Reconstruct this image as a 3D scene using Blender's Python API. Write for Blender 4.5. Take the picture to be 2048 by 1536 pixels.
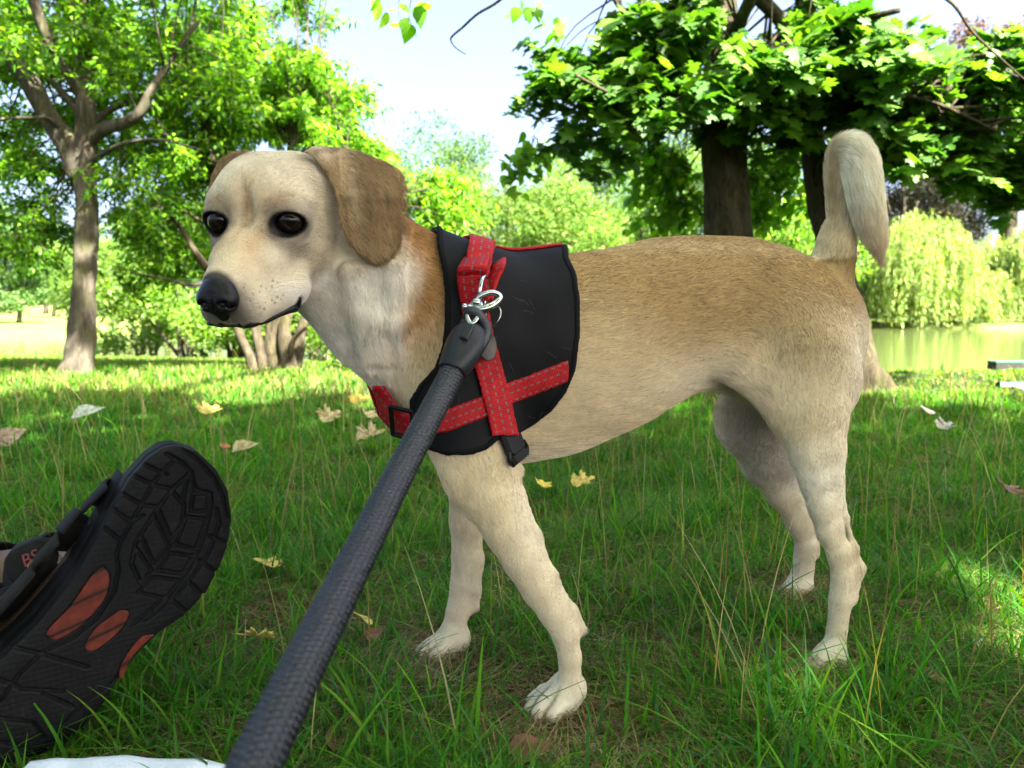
import bpy, math, random
import numpy as np
from mathutils import Vector, Matrix
from mathutils.bvhtree import BVHTree
for o in list(bpy.data.objects): bpy.data.objects.remove(o)
scene = bpy.context.scene
COL = scene.collection
# ---------------- camera ----------------
FPX, CH, HOR = 1462.0, 0.41, 625.0
PH = math.atan((768 - HOR) / FPX)
cam = bpy.data.cameras.new('camera'); camo = bpy.data.objects.new('camera', cam); COL.objects.link(camo)
camo.location = (0, 0, CH); camo.rotation_euler = (math.pi / 2 - PH, 0, 0)
cam.sensor_width = 36.0; cam.lens = 36.0 * FPX / 2048.0
cam.clip_start = 0.02; cam.clip_end = 2000
scene.camera = camo
cam.dof.use_dof = True; cam.dof.focus_distance = 0.74; cam.dof.aperture_fstop = 9.0
# ---------------- world, sun, exposure ----------------
SUN_EL, SUN_AZ = math.radians(50), math.radians(138)      # azimuth from +Y clockwise (towards +X)
sdir = Vector((math.sin(SUN_AZ) * math.cos(SUN_EL), math.cos(SUN_AZ) * math.cos(SUN_EL), math.sin(SUN_EL)))
world = bpy.data.worlds.new('World'); scene.world = world; world.use_nodes = True
wn = world.node_tree.nodes; wl = world.node_tree.links
sky = wn.new('ShaderNodeTexSky'); sky.sky_type = 'NISHITA'; sky.sun_disc = False
sky.sun_elevation = SUN_EL; sky.sun_rotation = SUN_AZ; sky.air_density = .6; sky.dust_density = 6.0; sky.ozone_density = 0.2
wl.new(sky.outputs[0], wn['Background'].inputs[0]); wn['Background'].inputs[1].default_value = 0.062
sun = bpy.data.lights.new('sun', 'SUN'); suno = bpy.data.objects.new('sun', sun); COL.objects.link(suno)
sun.energy = 5.0; sun.angle = math.radians(0.5); sun.color = (1, .95, .86)
suno.rotation_euler = sdir.to_track_quat('Z', 'Y').to_euler(); suno.location = (2, -2, 12)
scene.view_settings.view_transform = 'Standard'; scene.view_settings.look = 'None'
scene.view_settings.exposure = 3.75; scene.view_settings.gamma = 1.0; scene.view_settings.use_curve_mapping = False
scene.render.engine = 'CYCLES'
cy = scene.cycles
cy.use_denoising = True
try: cy.denoiser = 'OPENIMAGEDENOISE'; cy.denoising_input_passes = 'RGB_ALBEDO_NORMAL'; cy.denoising_prefilter = 'ACCURATE'
except Exception: pass
cy.max_bounces = 7; cy.diffuse_bounces = 4; cy.transmission_bounces = 4; cy.transparent_max_bounces = 8; cy.glossy_bounces = 3
cy.caustics_reflective = False; cy.caustics_refractive = False; cy.sample_clamp_indirect = 6.0
scene.cycles_curves.shape = 'RIBBONS'
# ---------------- pixel helpers (photo pixels 2048x1536 -> metres) ----------------
CP, SP = math.cos(PH), math.sin(PH)
A_ = np.array
CC = A_([0, 0, CH]); CR = A_([1., 0, 0]); CU = A_([0, SP, CP]); CF = A_([0, CP, -SP])
def ray(px, py): return CF + CR * ((px - 1024) / FPX) - CU * ((py - 768) / FPX)
def W(px, py, d): return CC + ray(px, py) * d
def G(px, py, z=0.0):
    v = ray(px, py); return CC + v * ((z - CH) / v[2])
def PRJ(p):
    q = np.asarray(p, float) - CC; d = q @ CF
    return 1024 + FPX * (q @ CR) / d, 768 - FPX * (q @ CU) / d, d
def nz(v): v = np.asarray(v, float); return v / np.linalg.norm(v)
# ---------------- object helpers ----------------
def mesh_obj(name, V, F, mat=None, parent=None, smooth=True, col=None, uv=None):
    """V (n,3); F list of faces or int array (m,k)"""
    me = bpy.data.meshes.new(name)
    V = np.asarray(V, np.float32)
    if isinstance(F, np.ndarray):
        m, k = F.shape
        me.vertices.add(len(V)); me.vertices.foreach_set('co', V.ravel())
        me.loops.add(m * k); me.loops.foreach_set('vertex_index', F.astype(np.int32).ravel())
        me.polygons.add(m); me.polygons.foreach_set('loop_start', np.arange(0, m * k, k, dtype=np.int32))
        me.update(calc_edges=True); me.validate()
    else:
        me.from_pydata(V.tolist(), [], [tuple(int(i) for i in f) for f in F]); me.update()
    if smooth: me.polygons.foreach_set('use_smooth', np.ones(len(me.polygons), bool))
    if col is not None:
        at = me.color_attributes.new('Col', 'FLOAT_COLOR', 'POINT')
        c = np.ones((len(V), 4), np.float32); c[:, :col.shape[1]] = col
        at.data.foreach_set('color', c.ravel())
    if uv is not None:
        ul = me.uv_layers.new(name='UVMap'); li = np.empty(len(me.loops), np.int32); me.loops.foreach_get('vertex_index', li)
        ul.data.foreach_set('uv', np.asarray(uv, np.float32)[li].ravel())
    if mat is not None: me.materials.append(mat)
    o = bpy.data.objects.new(name, me); COL.objects.link(o)
    if parent is not None:
        o.parent = parent; o.location = -parent.location
    return o
def empty(name, loc, label, cat, group=None):
    o = bpy.data.objects.new(name, None); COL.objects.link(o); o.location = loc; o.empty_display_size = .1
    o['label'] = label; o['category'] = cat
    if group: o['group'] = group
    return o
def sub(o, parent):
    """make o (placed in world space, parented to a thing) a sub-part of a part"""
    o.parent = parent
    top = parent.parent
    o.location = (0, 0, 0) if top else (-parent.location)
    return o
def tag(o, label=None, cat=None, group=None, kind=None):
    if label: o['label'] = label
    if cat: o['category'] = cat
    if group: o['group'] = group
    if kind: o['kind'] = kind
    return o
class MB:
    def __init__(s): s.V = []; s.F = []; s.n = 0; s.U = []
    def add(s, V, F, U=None):
        V = np.asarray(V, float); s.V.append(V); s.F += [tuple(int(i) + s.n for i in f) for f in F]; s.n += len(V)
        s.U.append(np.zeros((len(V), 2)) if U is None else np.asarray(U))
    def obj(s, name, mat, parent=None, smooth=True): return mesh_obj(name, np.concatenate(s.V), s.F, mat, parent, smooth, uv=np.concatenate(s.U))
def frames(P):
    P = np.asarray(P, float); n = len(P); T = np.gradient(P, axis=0); T /= np.linalg.norm(T, axis=1)[:, None] + 1e-12
    up = A_([0, 0, 1.]) if abs(T[0][2]) < .9 else A_([1., 0, 0])
    N = np.zeros_like(P); N[0] = nz(np.cross(np.cross(T[0], up), T[0]))
    for i in range(1, n): N[i] = nz(N[i - 1] - T[i] * (N[i - 1] @ T[i]))
    return T, N, np.cross(T, N)
def smooth_path(P, n):
    P = np.asarray(P, float); t = np.arange(len(P)); k = len(P)
    out = []
    for u in np.linspace(0, k - 1, n):
        i = min(int(u), k - 2); f = u - i
        p0 = P[max(i - 1, 0)]; p1 = P[i]; p2 = P[i + 1]; p3 = P[min(i + 2, k - 1)]
        out.append(.5 * ((2 * p1) + (-p0 + p2) * f + (2 * p0 - 5 * p1 + 4 * p2 - p3) * f * f + (-p0 + 3 * p1 - 3 * p2 + p3) * f ** 3))
    return A_(out)
def tube(mb, P, R, n=12, cap=True, closed=False, sx=1.0, us=1.0, vs=1.0):
    P = np.asarray(P, float); m = len(P); R = np.broadcast_to(np.asarray(R, float), (m,))
    if closed:
        T = np.roll(P, -1, 0) - np.roll(P, 1, 0); T /= np.linalg.norm(T, axis=1)[:, None]
        c = P.mean(0); N = P - c; N -= T * (N * T).sum(1)[:, None]; N /= np.linalg.norm(N, axis=1)[:, None]; B = np.cross(T, N)
    else: T, N, B = frames(P)
    a = np.linspace(0, 2 * np.pi, n, endpoint=False)
    V = P[:, None] + R[:, None, None] * (np.cos(a)[None, :, None] * N[:, None] * sx + np.sin(a)[None, :, None] * B[:, None])
    F = []
    mm = m if closed else m - 1
    for i in range(mm):
        j = (i + 1) % m
        for k in range(n): F.append((i * n + k, i * n + (k + 1) % n, j * n + (k + 1) % n, j * n + k))
    if cap and not closed: F.append(tuple(range(n))[::-1]); F.append(tuple((m - 1) * n + k for k in range(n)))
    L = np.concatenate([[0], np.cumsum(np.linalg.norm(np.diff(P, axis=0), axis=1))])
    U = np.stack([np.repeat(L * us, n), np.tile(a / (2 * np.pi) * vs, m)], 1)
    mb.add(V.reshape(-1, 3), F, U)
def box(mb, c, ax, half, bev=0.0):
    """oriented box: centre, 3x3 axes rows, half sizes; bevelled corners by chamfered double rings"""
    c = np.asarray(c, float); ax = np.asarray(ax, float); h = np.asarray(half, float)
    b = min(bev, h.min() * .9)
    pts = []
    for z, s in ((-h[2], b), (-h[2] + b, 0), (h[2] - b, 0), (h[2], b)):
        x, y = h[0] - s, h[1] - s; q = b if b > 0 else 0
        ring = [(-x + q, -y), (x - q, -y), (x, -y + q), (x, y - q), (x - q, y), (-x + q, y), (-x, y - q), (-x, -y + q)]
        pts += [(u, v, z) for u, v in ring]
    V = c + np.asarray(pts) @ ax
    F = [tuple(range(8))[::-1], tuple(24 + k for k in range(8))]
    for i in range(3):
        for k in range(8): F.append((i * 8 + k, i * 8 + (k + 1) % 8, (i + 1) * 8 + (k + 1) % 8, (i + 1) * 8 + k))
    mb.add(V, F)
# ---------------- material helpers ----------------
def mat_new(name):
    m = bpy.data.materials.new(name); m.use_nodes = True; nt = m.node_tree
    return m, nt, nt.nodes['Principled BSDF']
def N_(nt, t, **kw):
    n = nt.nodes.new(t)
    for k, v in kw.items():
        if k.startswith('i_'): n.inputs[k[2:]].default_value = v
        else: setattr(n, k, v)
    return n
def ramp(nt, stops, src=None):
    r = nt.nodes.new('ShaderNodeValToRGB'); e = r.color_ramp.elements
    while len(e) < len(stops): e.new(.5)
    for s, (p, c) in zip(e, stops): s.position = p; s.color = (*c[:3], 1)
    if src is not None: nt.links.new(src, r.inputs[0])
    return r
def simple_mat(name, col, rough=.6, metal=0, noise=0, nscale=50, bump=0, bscale=200, coord='Object', spec=.5, sheen=0):
    m, nt, b = mat_new(name)
    b.inputs['Base Color'].default_value = (*col, 1); b.inputs['Roughness'].default_value = rough; b.inputs['Metallic'].default_value = metal
    b.inputs['Specular IOR Level'].default_value = spec
    if sheen: b.inputs['Sheen Weight'].default_value = sheen
    tc = nt.nodes.new('ShaderNodeTexCoord')
    if noise:
        n = N_(nt, 'ShaderNodeTexNoise', i_Scale=nscale, i_Detail=6.0); nt.links.new(tc.outputs[coord], n.inputs['Vector'])
        c = np.array(col); r = ramp(nt, [(.3, c * (1 - noise)), (.7, np.minimum(c * (1 + noise), 1))], n.outputs['Fac'])
        nt.links.new(r.outputs[0], b.inputs['Base Color'])
    if bump:
        n = N_(nt, 'ShaderNodeTexNoise', i_Scale=bscale, i_Detail=5.0); nt.links.new(tc.outputs[coord], n.inputs['Vector'])
        bp = N_(nt, 'ShaderNodeBump', i_Strength=bump, i_Distance=.002); nt.links.new(n.outputs['Fac'], bp.inputs['Height']); nt.links.new(bp.outputs[0], b.inputs['Normal'])
    return m
rng = np.random.default_rng(7)
# =====================================================================  DOG
DA = A_([.955, .297, 0]); DN = A_([.297, -.955, 0]); DP = A_([-.02, .76, 0])   # body axis (to the tail), side axis (to the camera), point on the mid plane
def S(px, py, off=0.0):
    v = ray(px, py); t = ((DP - CC) @ DN + off) / (v @ DN); return CC + v * t
def dep(p): return (p - CC) @ CF
HS = 1.05
HY, HPch, HRl = -0.125, -0.35, -0.02
HF = A_([math.sin(HY) * math.cos(HPch), -math.cos(HY) * math.cos(HPch), math.sin(HPch)])
_r0 = A_([math.cos(HY), math.sin(HY), 0]); _u0 = np.cross(_r0, HF)
if _u0[2] < 0: _u0 = -_u0
HR = _r0 * math.cos(HRl) + _u0 * math.sin(HRl); HU = _u0 * math.cos(HRl) - _r0 * math.sin(HRl)
HO = W(512, 441, .617)
HB = np.stack([HF, HR, HU])
def Hh(f, r, u): return HO + (A_([f, r, u]) * HS * .01) @ HB
PR = []   # primitives of the body surface
CREAM = A_([.60, .50, .325]); PALE = A_([.68, .615, .49]); WHITE = A_([.72, .69, .62]); TAN = A_([.37, .25, .105]); RUST = A_([.36, .185, .06]); EAR = A_([.31, .21, .105]); GREYB = A_([.25, .20, .16])
def cone(p0, r0, p1, r1, k=.02, flat=1.0, w=None, col=CREAM, ln=.007, flow=None, grp='b'):
    w = DN if w is None else nz(w)
    PR.append(dict(t='c', p0=A_(p0), p1=A_(p1), r0=r0, r1=r1, k=k, flat=flat, w=w, col=col, ln=ln, flow=nz(flow if flow is not None else A_(p1) - A_(p0)), grp=grp, sub=False))
def ell(c, rad, B=None, k=.015, col=CREAM, ln=.006, flow=(1, 0, 0), sub=False, grp='h'):
    PR.append(dict(t='e', p0=A_(c), rad=A_(rad), B=HB if B is None else B, k=k, col=col, ln=ln, flow=nz(flow), grp=grp, sub=sub))
def chain(pts, k=.02, flat=1.0, w=None, col=CREAM, ln=.007, grp='b'):
    """pts: (px,py,off,rpx[,col])"""
    q = []
    for p in pts:
        P = S(p[0], p[1], p[2]); q.append((P, p[3] * dep(P) / FPX))
    for i in range(len(q) - 1): cone(q[i][0], q[i][1], q[i + 1][0], q[i + 1][1], k, flat, w, col, ln, grp=grp)
# torso (mid plane); half heights in px
tors = [(905, 712, 140), (975, 716, 170), (1060, 716, 182), (1150, 704, 180), (1240, 676, 166), (1330, 636, 148), (1410, 622, 136), (1490, 634, 146), (1570, 668, 144), (1605, 698, 136)]
flt = [.62, .64, .66, .68, .68, .66, .62, .60, .60, .60]
for i in range(len(tors) - 1):
    a, b = tors[i], tors[i + 1]; P, Q = S(a[0], a[1]), S(b[0], b[1])
    cone(P, a[2] * dep(P) / FPX, Q, b[2] * dep(Q) / FPX, .03, flt[i], DN, TAN if i < 8 else CREAM, .009, grp='t')
# rump point / sit bones
chain([(1560, 640, 0.0, 120), (1640, 640, .0, 92)], .03, .7, col=CREAM, grp='t')
chain([(1600, 700, .035, 118), (1632, 760, .045, 104)], .03, .6, grp='t')
chain([(1600, 700, -.035, 110), (1632, 760, -.045, 90)], .03, .6, grp='t')
# brisket / chest keel
chain([(866, 785, 0, 82), (900, 800, 0, 100), (1010, 810, 0, 100), (1100, 812, 0, 90)], .03, .75, col=PALE, grp='t')
# shoulders
for s in (1, -1):
    chain([(960, 600, s * .035, 80), (890, 760, s * .045, 85), (940, 850, s * .05, 82)], .03, .6, col=CREAM, grp='t')
# neck
nb = Hh(-7.2, 0.2, -1.2)
c1 = S(885, 655)
cone(nb, .046, W(752, 562, .715), .054, .03, .9, DN, PALE, .010, grp='n')
cone(W(752, 562, .715), .054, c1, .076, .03, .78, DN, PALE, .011, grp='n')
cone(W(795, 540, .725), .046, S(905, 612), .052, .03, .8, DN, RUST, .012, grp='n')
cone(Hh(-4.5, 0, -4), .028, W(746, 658, .72), .036, .03, .85, DN, PALE, .010, grp='n')
cone(W(746, 658, .72), .036, S(868, 748), .050, .03, .85, DN, PALE, .010, grp='n')
# neck skin folds below the ear
cone(W(738, 495, .668), .009, W(748, 640, .678), .014, .010, 1, DN, WHITE, .012, grp='n')
cone(W(748, 640, .678), .014, W(775, 760, .695), .006, .010, 1, DN, PALE, .010, grp='n')
cone(W(780, 530, .668), .010, W(794, 650, .680), .012, .006, 1, DN, WHITE, .012, grp='n')
cone(W(794, 650, .680), .012, W(820, 745, .690), .006, .008, 1, DN, PALE, .010, grp='n')
cone(W(700, 545, .655), .010, W(738, 745, .69), .004, .014, 1, DN, PALE, .010, grp='n')
# near front leg
chain([(935, 880, .052, 82), (962, 945, .060, 74), (983, 1000, .066, 62)], .02, .62)
chain([(983, 1000, .066, 57.7), (1012, 1060, .069, 48.4), (1044, 1120, .072, 41.9), (1076, 1180, .074, 35.3), (1106, 1225, .076, 31.6), (1131, 1268, .078, 29.8), (1140, 1315, .078, 27.0), (1140, 1370, .078, 27.0), (1130, 1405, .080, 28.8)], .004, .82, col=CREAM, ln=.005)
chain([(1000, 950, .06, 40), (1040, 940, .062, 13)], .010, .8, ln=.006)
chain([(1040, 985, .064, 14), (1072, 1070, .066, 12), (1104, 1150, .070, 11), (1146, 1222, .074, 11)], .012, .9, ln=.007, col=PALE)
chain([(1144, 1222, .074, 13), (1172, 1266, .075, 13)], .010, .9, ln=.005)
# far front leg
chain([(925, 880, -.05, 62.7), (930, 960, -.062, 39.9), (934, 1040, -.070, 36.1), (934, 1110, -.076, 34.2)], .010, .75, ln=.005)
chain([(934, 1110, -.076, 33.5), (927, 1170, -.078, 29.8), (917, 1220, -.080, 27.0), (905, 1260, -.080, 25.1), (895, 1300, -.080, 25.1)], .004, .85, ln=.005)
chain([(958, 1120, -.07, 13), (950, 1180, -.075, 12), (954, 1222, -.078, 11)], .010, .9, ln=.005)
# near hind leg
chain([(1606, 730, .045, 116.4), (1622, 830, .060, 83.4), (1636, 905, .068, 62.1), (1643, 960, .072, 48.5), (1650, 1010, .076, 37.8), (1660, 1060, .078, 31.0), (1680, 1110, .080, 27.2), (1685, 1150, .080, 28.1)], .010, .62, ln=.006)
chain([(1685, 1150, .080, 26.3), (1681, 1200, .082, 26.3), (1674, 1260, .084, 23.5), (1667, 1315, .086, 24.4), (1656, 1345, .088, 28.2)], .004, .85, ln=.005)
chain([(1678, 950, .066, 14), (1690, 1035, .072, 9), (1708, 1095, .077, 10), (1718, 1137, .078, 13)], .010, .9, ln=.005, col=TAN)
chain([(1718, 1137, .078, 13), (1708, 1200, .082, 11)], .012, .9, ln=.005)
# flank fold near
chain([(1480, 730, .045, 46), (1565, 800, .055, 46)], .03, .5, col=PALE, ln=.010)
def carve(a, b, off_a, off_b, r, k):
    P, Q = S(a[0], a[1], off_a), S(b[0], b[1], off_b)
    PR.append(dict(t='c', p0=P, p1=Q, r0=r, r1=r, k=k, flat=1.0, w=DN, col=CREAM, ln=.005, flow=nz(Q - P), grp='b', sub=True))
carve((1682, 985), (1700, 1088), .094, .096, .0065, .010)
carve((1074, 1070), (1140, 1215), .092, .094, .0050, .010)
carve((1420, 610), (1400, 740), .105, .100, .030, .035)
carve((1235, 560), (1260, 740), .112, .112, .018, .030)
carve((1560, 840), (1600, 1000), .112, .104, .010, .020)
carve((1660, 800), (1682, 940), .118, .104, .010, .020)
# far hind leg
chain([(1560, 740, -.045, 106.7), (1508, 835, -.058, 81.5), (1535, 915, -.066, 56.3), (1570, 975, -.074, 40.7), (1600, 1035, -.082, 30.1), (1612, 1090, -.088, 25.2)], .02, .62, ln=.006)
chain([(1612, 1090, -.088, 26), (1606, 1140, -.092, 24), (1596, 1180, -.095, 26)], .004, .85, ln=.005)
chain([(1610, 980, -.078, 8), (1632, 1060, -.086, 8), (1634, 1110, -.09, 9)], .010, .9, ln=.005)
# belly / loin skin
chain([(1230, 766, 0, 44), (1330, 728, 0, 40), (1430, 716, 0, 34)], .03, 1.0, col=PALE, ln=.008, grp='t')
# paws: toes
CLAWS = []
def paw(c, fwd, side, sc=1.0, z0=.014):
    c = A_([c[0], c[1], z0]); f = nz([fwd[0], fwd[1], 0]); s = nz([side[0], side[1], 0])
    cone(c - f * .012 + A_([0, 0, .012]), .021 * sc, c + f * .016, .019 * sc, .010, 1, s, PALE, .004)
    for q, (a, b) in enumerate(((-.0185, .021), (-.0068, .031), (.0062, .032), (.0180, .022))):
        p = c + s * a * sc + f * b * sc
        cone(p - f * .016 + A_([0, 0, .009]), .0078 * sc, p + A_([0, 0, .001]), .0088 * sc, .0018, 1, s, PALE, .0025)
        CLAWS.append((p + f * .0085 * sc - A_([0, 0, .001]), f))
PAWS = []
def pw(px, py, off, fx, fy, sc=1.0):
    g = G(px, py); PAWS.append((g, nz([fx, fy, 0]), sc)); paw(g, (fx, fy), (-fy, fx), sc)
pw(1118, 1432, 0, -.80, -.55); pw(892, 1322, 0, -.93, -.35, .95); pw(1645, 1368, 0, -.85, -.45, 1.0); pw(1585, 1218, 0, -.9, -.35, 1.02)
# tail
TL = [(1655, 560, 48), (1668, 508, 36), (1677, 455, 28), (1678, 395, 27), (1682, 342, 33), (1696, 304, 40), (1714, 322, 41), (1725, 365, 39), (1736, 420, 33), (1748, 470, 24), (1765, 528, 6)]
_to = [0, 0, 0, 0, .002, .010, .022, .030, .034, .036, .038]
_ts = smooth_path(A_([(a, b, r, _to[i] * 1000) for i, (a, b, r) in enumerate(TL)]), 41)
tcol = [CREAM, CREAM, CREAM, CREAM, PALE, WHITE, WHITE, WHITE, PALE, CREAM]
tq = [S(a, b, o / 1000) for a, b, r, o in _ts]
tcol = [CREAM, CREAM, CREAM, CREAM, PALE, WHITE, WHITE, WHITE, PALE, CREAM]
for i in range(40):
    cone(tq[i], max(_ts[i][2], 2) * dep(tq[i]) / FPX * .93, tq[i + 1], max(_ts[i + 1][2], 2) * dep(tq[i + 1]) / FPX * .93, .012 if i < 8 else .002, 1, DN, tcol[i // 4], .009 if i < 12 else (.012 if i < 30 else .017), grp='tail')
# ---------- head (local: forward, near side, up; cm) ----------
def he(f, r, u, a, b, c, k=.012, col=PALE, ln=.004, flow=None, sub=False, yaw=0, pit=0):
    B = HB
    if yaw or pit:
        cyw, syw = math.cos(yaw), math.sin(yaw); cp, sp = math.cos(pit), math.sin(pit)
        M = A_([[cyw * cp, syw * cp, sp], [-syw, cyw, 0], [-cyw * sp, -syw * sp, cp]]); B = M @ HB
    ell(Hh(f, r, u), A_([a, b, c]) * HS * .01, B, k, col, ln, (-HF if flow is None else A_(flow) @ HB), sub)
def hc(p, r0, q, r1, k=.010, flat=1.0, col=PALE, ln=.004, flow=None, w=None):
    cone(Hh(*p), r0 * HS * .01, Hh(*q), r1 * HS * .01, k, flat, HR if w is None else w, col, ln, (A_(flow) @ HB if flow is not None else Hh(*q) - Hh(*p)), 'h')
he(-5.2, 0, .6, 5.6, 5.3, 4.0, col=PALE)
for s in (1, -1): he(-4.6, s * 1.9, 2.2, 3.1, 2.1, 2.0, .014, PALE)                                  # skull
he(-2.0, 0, 1.4, 3.4, 4.1, 2.7, .012, col=PALE)                            # forehead
for s in (1, -1):
    he(-1.1, s * 2.7, 1.15, 1.8, 1.7, 1.25, .010, PALE)                   # brow
    he(-3.4, s * 3.0, -2.3, 3.4, 2.2, 2.9, .014, PALE, flow=(-1, 0, -.3))  # cheek
    he(-.2, s * 2.75, -1.75, 1.8, 1.35, 1.2, .010, CREAM, flow=(-1, 0, -.2))  # under the eye
    he(2.0, s * 1.75, -2.7, 2.4, 1.25, 1.5, .012, PALE)
    hc((.6, s * 1.95, -5.1), 2.05, (5.9, s * 1.0, -5.35), 1.45, .008, col=PALE, flow=(-1, s * .3, -.35))   # flews
    he(5.8, s * 1.2, -5.2, 1.7, 1.25, 1.45, .006, PALE, flow=(-.8, s * .5, -.4))
hc((.0, 0, -1.1), 2.25, (6.8, 0, -3.2), 1.55, .012, col=CREAM, flow=(-1, 0, 0))        # muzzle bridge
hc((-1.0, 0, -3.4), 3.2, (4.5, 0, -4.2), 2.1, .014, col=PALE, flow=(-1, 0, -.2))
hc((-2.5, 0, -5.2), 2.6, (4.6, 0, -6.4), 1.1, .006, col=WHITE, flow=(-1, 0, -.2))       # lower jaw
for s in (1, -1):
    he(-.15, s * 2.92, .0, 1.7, 1.55, 1.42, .006, CREAM, yaw=s * .5)      # lid mass
    he(.75, s * 3.12, -.08, 1.6, 1.12, .82, .003, CREAM, sub=True, yaw=s * .5)      # eye opening
he(1.75, 0, 1.5, 1.2, .25, 1.4, .012, PALE, sub=True)                # crease between brows
EYES = [Hh(-.02, 2.9, -.02), Hh(-.02, -2.9, -.02)]
# mouth line
ML = [(7.3, .1, -6.0), (6.7, 1.2, -6.35), (5.4, 2.0, -6.55), (3.8, 2.75, -6.5), (2.4, 3.3, -6.1), (1.2, 3.75, -5.2)]
MLp = [Hh(a, s * b, c) for s in (1, -1) for a, b, c in ML]
def sdf_c(q, X):
    w = q['w']; fl = q['flat']
    def tr(v):
        return v + (v @ w)[..., None] * w * (1 / fl - 1) if fl != 1 else v
    a = tr(q['p1'][None] - q['p0'][None])[0]; L2 = a @ a; r1, r2 = q['r0'], q['r1']
    v = tr(X - q['p0'].astype(X.dtype))
    t = np.clip((v @ a) / L2, 0, 1)
    # radius correction along the slope
    return np.linalg.norm(v - t[..., None] * a, axis=-1) - (r1 + (r2 - r1) * t)
def sdf_e(q, X):
    v = (X - q['p0']) @ q['B'].T
    k0 = np.linalg.norm(v / q['rad'], axis=-1); k1 = np.linalg.norm(v / q['rad'] ** 2, axis=-1) + 1e-9
    return k0 * (k0 - 1) / k1
def sdf_p(q, X): return sdf_c(q, X) if q['t'] == 'c' else (sdf_e(q, X) if q['t'] == 'e' else sdf_f(q, X))
# ear flaps: outline in photo pixels, real depth and thickness
def poly_sd(px, py, P):
    P = np.asarray(P, float); d = np.full(px.shape, 1e9); ins = np.zeros(px.shape, bool)
    for i in range(len(P)):
        a = P[i]; b = P[(i + 1) % len(P)]; e = b - a
        wx, wy = px - a[0], py - a[1]; t = np.clip((wx * e[0] + wy * e[1]) / (e @ e), 0, 1)
        d = np.minimum(d, (wx - t * e[0]) ** 2 + (wy - t * e[1]) ** 2)
        c = ((a[1] <= py) & (b[1] > py)) | ((b[1] <= py) & (a[1] > py))
        with np.errstate(divide='ignore', invalid='ignore'): xx = a[0] + (py - a[1]) / (b[1] - a[1]) * e[0]
        ins ^= c & (px < xx)
    return np.sqrt(d) * np.where(ins, -1, 1)
EAR_N = [(604, 300), (628, 290), (672, 292), (722, 302), (772, 322), (808, 342), (825, 364), (822, 400), (813, 455), (797, 497), (772, 521), (746, 527), (716, 512), (694, 482), (680, 450), (676, 420), (668, 380), (650, 345), (628, 318)]
EAR_F = [(500, 300), (466, 301), (440, 316), (424, 345), (414, 385), (416, 414), (436, 420), (470, 380), (505, 330)]
def ear_depth_n(px, py):
    x = (px - 640) / 180.; y = (py - 300) / 220.
    return np.interp(px, [600, 640, 680, 740, 830], [.611, .626, .638, .648, .664]) - .006 * np.sin(np.clip(y, 0, 1) * 3.0) + .010 * np.clip(1 - y * 2.4, 0, 1) + .0025 * np.sin(px * .035 + py * .012) + .0012 * np.sin(px * .085 - py * .02 + 1) * np.clip(y * 2, 0, 1)
def ear_depth_f(px, py): return .662 + 0 * px
def sdf_f(q, X):
    v = X - CC; d = v @ CF; px = 1024 + FPX * (v @ CR) / d; py = 768 - FPX * (v @ CU) / d
    a = poly_sd(px, py, q['poly']) * d / FPX + q['th']
    b = np.abs(d - q['df'](px, py)) * .92
    return np.sqrt(np.maximum(a, 0) ** 2 + b ** 2) - q['th'] + np.minimum(np.maximum(a, -1e3), 0) * 0
def flap(poly, df, th, k, col, ln, flow):
    c = np.mean(poly, 0); pts = A_([W(x, y, float(df(x, y))) for x, y in poly])
    PR.append(dict(t='f', poly=poly, df=df, th=th, k=k, col=col, ln=ln, flow=nz(flow), grp='ear', sub=False, p0=pts.mean(0), lo=pts.min(0) - .03, hi=pts.max(0) + .03))
flap(EAR_N, ear_depth_n, .0024, .007, EAR, .011, W(770, 500, .66) - W(650, 310, .60))
flap(EAR_F, ear_depth_f, .0035, .008, EAR, .008, A_([-.5, 0, -1.]))
def bounds(q):
    m = .045
    if q['t'] == 'c':
        r = max(q['r0'], q['r1']); return np.minimum(q['p0'], q['p1']) - r - m, np.maximum(q['p0'], q['p1']) + r + m
    if q['t'] == 'e':
        r = q['rad'].max(); return q['p0'] - r - m, q['p0'] + r + m
    return q['lo'], q['hi']
def axis_(lo, hi, f0, f1, hc_, hf):
    a = np.arange(lo, f0, hc_); b = np.arange(f0, f1, hf); c = np.arange(f1, hi, hc_); return np.concatenate([a, b, c]).astype(np.float32)
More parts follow.
